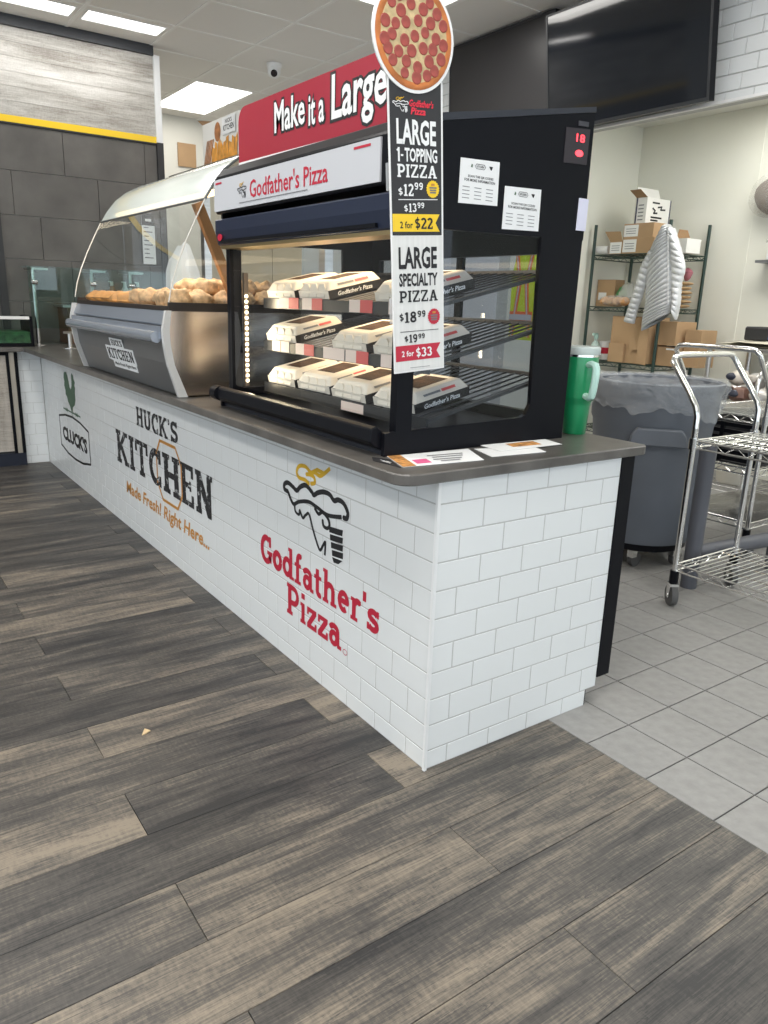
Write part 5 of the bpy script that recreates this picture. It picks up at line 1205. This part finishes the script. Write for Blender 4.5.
# ---- hi-vis vest on a hook, seen through the case
hv = thing('safety_vest', 'yellow and orange hi-vis safety vest hanging on the wall behind the case', 'vest', (2.90, 3.1, 1.0))
v0 = P(526, 250, 'x', 2.90)
lime = mat('hi_vis_yellow', (.62, .80, .02), .6); hor = mat('hi_vis_orange', (.90, .16, .02), .6); refl = mat('reflective_grey', (.55, .57, .60), .3)
vy, vz = v0.y, v0.z
def vq(pts, m, nm, x=2.90, th=.02): return MB().prism(pts, lambda u, v, c: (c, vy-u*.7, vz+v), x-th, x).build(nm, m, hv)
vq([(-.16, -.62), (.16, -.62), (.17, -.18), (.12, -.02), (.05, .02), (0, -.08), (-.05, .02), (-.12, -.02), (-.17, -.18)], lime, 'vest_panel', 2.93, .03)
for s_ in (-1, 1):
    vq([(s_*.14, -.60), (s_*.10, -.60), (s_*.02, -.22), (s_*.09, .0), (s_*.13, -.02), (s_*.075, -.22)], hor, 'orange_band', 2.899, .004)
    vq([(s_*.128, -.60), (s_*.112, -.60), (s_*.04, -.22), (s_*.105, -.01), (s_*.115, -.015), (s_*.055, -.22)], refl, 'grey_band', 2.894, .003)
vq([(-.16, -.5), (.16, -.5), (.16, -.42), (-.16, -.42)], hor, 'orange_band', 2.898, .004); vq([(-.16, -.48), (.16, -.48), (.16, -.44), (-.16, -.44)], refl, 'grey_band', 2.893, .003)
MB().cyl((2.95, vy, vz+.01), (2.86, vy, vz+.02), .008, 8).build('wall_hook', chrome, hv)

# ================================================================== FAR LEFT: guard glass, cups, menu, boxes
sgd = thing('sneeze_guard', 'glass sneeze guard on steel posts at the far end of the counter', 'sneeze guard', (.5, 4.62, ZC))
GYP = 4.62
for x in (.02, .42, .70):
    MB().cyl((x, GYP, ZC+.004), (x, GYP, 1.36), .013, 10).build('post', steel, sgd, smooth=True)
    MB().lathe([(.05, 0), (.05, .006), (.016, .01)], (x, GYP, ZC), 18).build('foot', steel, sgd, smooth=True)
    MB().cyl((x-.02, GYP-.03, 1.27), (x+.02, GYP-.03, 1.27), .016, 10).build('clamp', chrome, sgd, smooth=True)
    MB().box(x-.012, x+.10, GYP-.015, GYP+.25, 1.355, 1.37).build('bracket', steel, sgd)
MB().box(-.02, 1.08, GYP-.035, GYP-.027, ZC+.12, 1.37).build('front_pane', glass_g, sgd)
MB().box(-.02, 1.08, GYP-.035, GYP+.28, 1.372, 1.380).build('top_pane', glass_g, sgd)
p_ = P(66, 345, 'z', ZC)
st_ = thing('short_post', 'short steel stub post standing on the counter beside the warmer', 'post', (.15, 4.25, ZC))
MB().cyl((.15, 4.25, ZC+.005), (.15, 4.25, ZC+.10), .014, 10).build('stub', steel, st_, smooth=True)
MB().lathe([(.05, 0), (.05, .006), (.015, .01)], (.15, 4.25, ZC), 18).build('foot', steel, st_, smooth=True)
MB().box(.11, .18, 4.24, 4.26, ZC+.10, ZC+.115).build('bracket', steel, st_)
gc = thing('salad_case', 'low glass case with green contents at the left edge of the counter', 'display case', (-.3, 4.6, ZC))
MB().box(-.75, -.04, 4.46, 4.80, ZC, ZC+.025).build('base', blk, gc)
MB().box(-.75, -.06, 4.475, 4.79, ZC+.025, ZC+.10).build('greens', mat('green_contents', (.05, .13, .05), .5, var=.6, vscale=22), gc)
MB().box(-.75, -.045, 4.462, 4.468, ZC+.025, ZC+.19).box(-.75, -.045, 4.46, 4.80, ZC+.19, ZC+.196).build('glass', glass_g, gc)
MB().box(-.06, -.04, 4.46, 4.80, ZC+.025, ZC+.205).build('end_frame', blk, gc); MB().box(-.75, -.06, 4.455, 4.475, ZC+.185, ZC+.205).build('top_frame', white, gc)
cu = P(98, 286, 'y', 4.8)
cup = thing('paper_cup', 'white paper cup lying on its side behind the guard glass', 'cup', (cu.x, 4.8, cu.z-.05))
sup = thing('condiment_stand', 'brown condiment stand behind the guard glass', 'stand', (.6, 4.85, ZC))
MB().box(.25, 1.05, 4.70, 5.0, ZC+.002, 1.10).build('stand_body', mat('brown_stand', (.12, .065, .04), .45), sup)
MB().box(.22, 1.07, 4.69, 5.01, 1.10, 1.115).build('stand_top', steel, sup)
MB().cyl((cu.x-.04, 4.80, 1.164), (cu.x+.07, 4.80, 1.160), .045, 20, .036).build('cup', paper, cup, smooth=True); cup.location = (cu.x, 4.8, 1.116); 
for ch_ in cup.children: ch_.location = Vector((0, 0, 0))-(Vector(cup.location)-LOC['paper_cup'])
for i, (x, m, lb_) in enumerate(((.62, mat('amber_bottle', (.30, .14, .05), .2), 'amber'), (.72, white, 'white'), (.82, mat('caramel_bottle', (.42, .24, .10), .25), 'caramel'))):
    t = thing('syrup_bottle', lb_+' pump bottle standing behind the guard glass', 'bottle', (x, 4.82, 1.116))
    MB().lathe([(.035, 0), (.036, .01), (.036, .11), (.02, .135), (.014, .15)], (x, 4.82, 1.116), 18).build('bottle', m, t, smooth=True)
    MB().cyl((x, 4.82, 1.266), (x, 4.82, 1.30), .012, 10).tube([(x, 4.82, 1.295), (x-.03, 4.80, 1.298)], .005, 6).build('pump', white, t)
mn = thing('menu_sheet', 'white menu sheet with black header on the corner post', 'menu', (1.0, YA-.03, 1.3))
m0, m1 = P(141, 213, 'y', YA-.03), P(156, 262, 'y', YA-.03)
MB().box(m0.x, m1.x+.0, YA-.036, YA-.03, m1.z-.02, m0.z).build('sheet', paper, mn)
MB().box(m0.x, m1.x, YA-.0375, YA-.0362, m0.z-.09, m0.z).build('black_header', inkb, mn)
frM = frame((m0.x, YA-.036, m1.z), (1, 0, 0), (0, 0, 1)); mw, mh = m1.x-m0.x, m0.z-m1.z
rib(frM, [[(mw*.25, mh-.05), (mw*.75, mh-.05)]], .02, paper, mn, 'header_mark', .0025)
rib(frM, [[(mw*.12, mh*(.08+.09*i)), (mw*(.5 if i % 3 else .8), mh*(.08+.09*i))] for i in range(8)], .008, inkg, mn, 'menu_lines', .001)
# tall tan cabinet behind the warmer carrying the printed carton
tc_ = thing('tall_cabinet', 'tall tan storage cabinet behind the food warmer', 'cabinet', (1.6, 4.3, 0))
tan = mat('tan_laminate', (.50, .40, .27), .5, var=.08, vscale=4)
MB().box(1.42, 1.95, 4.22, 4.98, 0, 2.19).build('carcass', mat('cream_laminate', (.66, .60, .48), .5), tc_)
for a, b in ((1.425, 1.683), (1.687, 1.945)):
    d_ = MB().box(a, b, 4.202, 4.22, .02, 2.16).build('door', tan, tc_)
    MB().box(b-.03 if a < 1.5 else a+.02, b-.02 if a < 1.5 else a+.03, 4.182, 4.202, .9, 1.05).build('handle', steel, d_)
bx = thing('food_carton', 'large printed food carton with one open flap, high behind the warmer', 'box', (1.65, 4.6, 2.191))
q0, q1 = P(202, 165, 'x', 1.45), P(240, 160, 'x', 1.45)
c0_, c1_ = P(202, 126, 'x', 1.45), P(240, 112, 'x', 1.45)
zb_ = 2.191; zt_ = 2.53; ya_, yb_ = 4.24, 4.95
MB().box(1.45, 1.88, ya_, yb_, zb_, zt_).build('carton', cardw, bx)
MB().prism([(yb_-.2, zt_), (yb_, zt_), (yb_+.1, zt_+.05)], lambda u, v, c: (c, u, v), 1.45, 1.6).build('flap', cardd, bx)
frX = frame((1.449, yb_, zb_), (0, -1, 0), (0, 0, 1))
orp = mat('fry_picture', (.75, .33, .05), .5, var=.35, vscale=16); brp = mat('drumstick_picture', (.45, .18, .06), .5, var=.4, vscale=18)
for i in range(9):
    xx = .16+.055*i; flat(frX, [(xx, .01), (xx+.06, .02), (xx+.075, .14+.03*(i % 3)), (xx+.03, .16+.03*(i % 2))], orp, bx, 'food_picture', .001+.0004*i)
flat(frX, ell(.30, .25, .06, .07, 14), brp, bx, 'food_picture', .001)
for i in range(5): flat(frX, [(.01+.026*i, .02), (.03+.026*i, .02), (.11+.03*i, .21), (.09+.03*i, .21)], brp, bx, 'food_picture', .001)
flat(frX, [(.40, .21), (.64, .21), (.64, .33), (.40, .33)], paper, bx, 'label_panel', .006)
text('KITCHEN', frX, .42, .62, .235, .275, inkb, bx, bold=.02, lift=.0066); text("HUCK'S", frX, .46, .58, .285, .315, inkb, bx, bold=.02, lift=.0066)
wp = P(178, 166, 'y', 7.2); wq = P(195, 145, 'y', 7.2)
tag(MB().box(wp.x, wq.x, 7.18, 7.199, wp.z, wq.z).build('tan_board', card), 'plain tan board on the far white wall', 'board')
# paper sack on the counter side behind the warmer
sk = thing('paper_sack', 'crumpled white paper sack leaning behind the warmer glass', 'paper sack', (.72, 3.2, ZC))
MB().blob((.60, 3.25, 1.19), (.10, .12, .30), 21, .16, 16, 12).build('sack', paper, sk, smooth=True)
MB().blob((.60, 3.10, 1.10), (.06, .07, .22), 22, .2).build('brown_liner', card, sk, smooth=True)
# crumb on the floor
c_ = P(145, 733, 'z', 0)
tag(MB().prism([(-.012, -.008), (.014, -.006), (.004, .016)], lambda u, v, c: (c_.x+u, c_.y+v, c+.004*math.sin(u*90)), .0005, .004).build('chip_crumb', mat('corn_chip', (.62, .46, .26), .7)), 'small tan chip crumb on the wood floor', 'crumb')
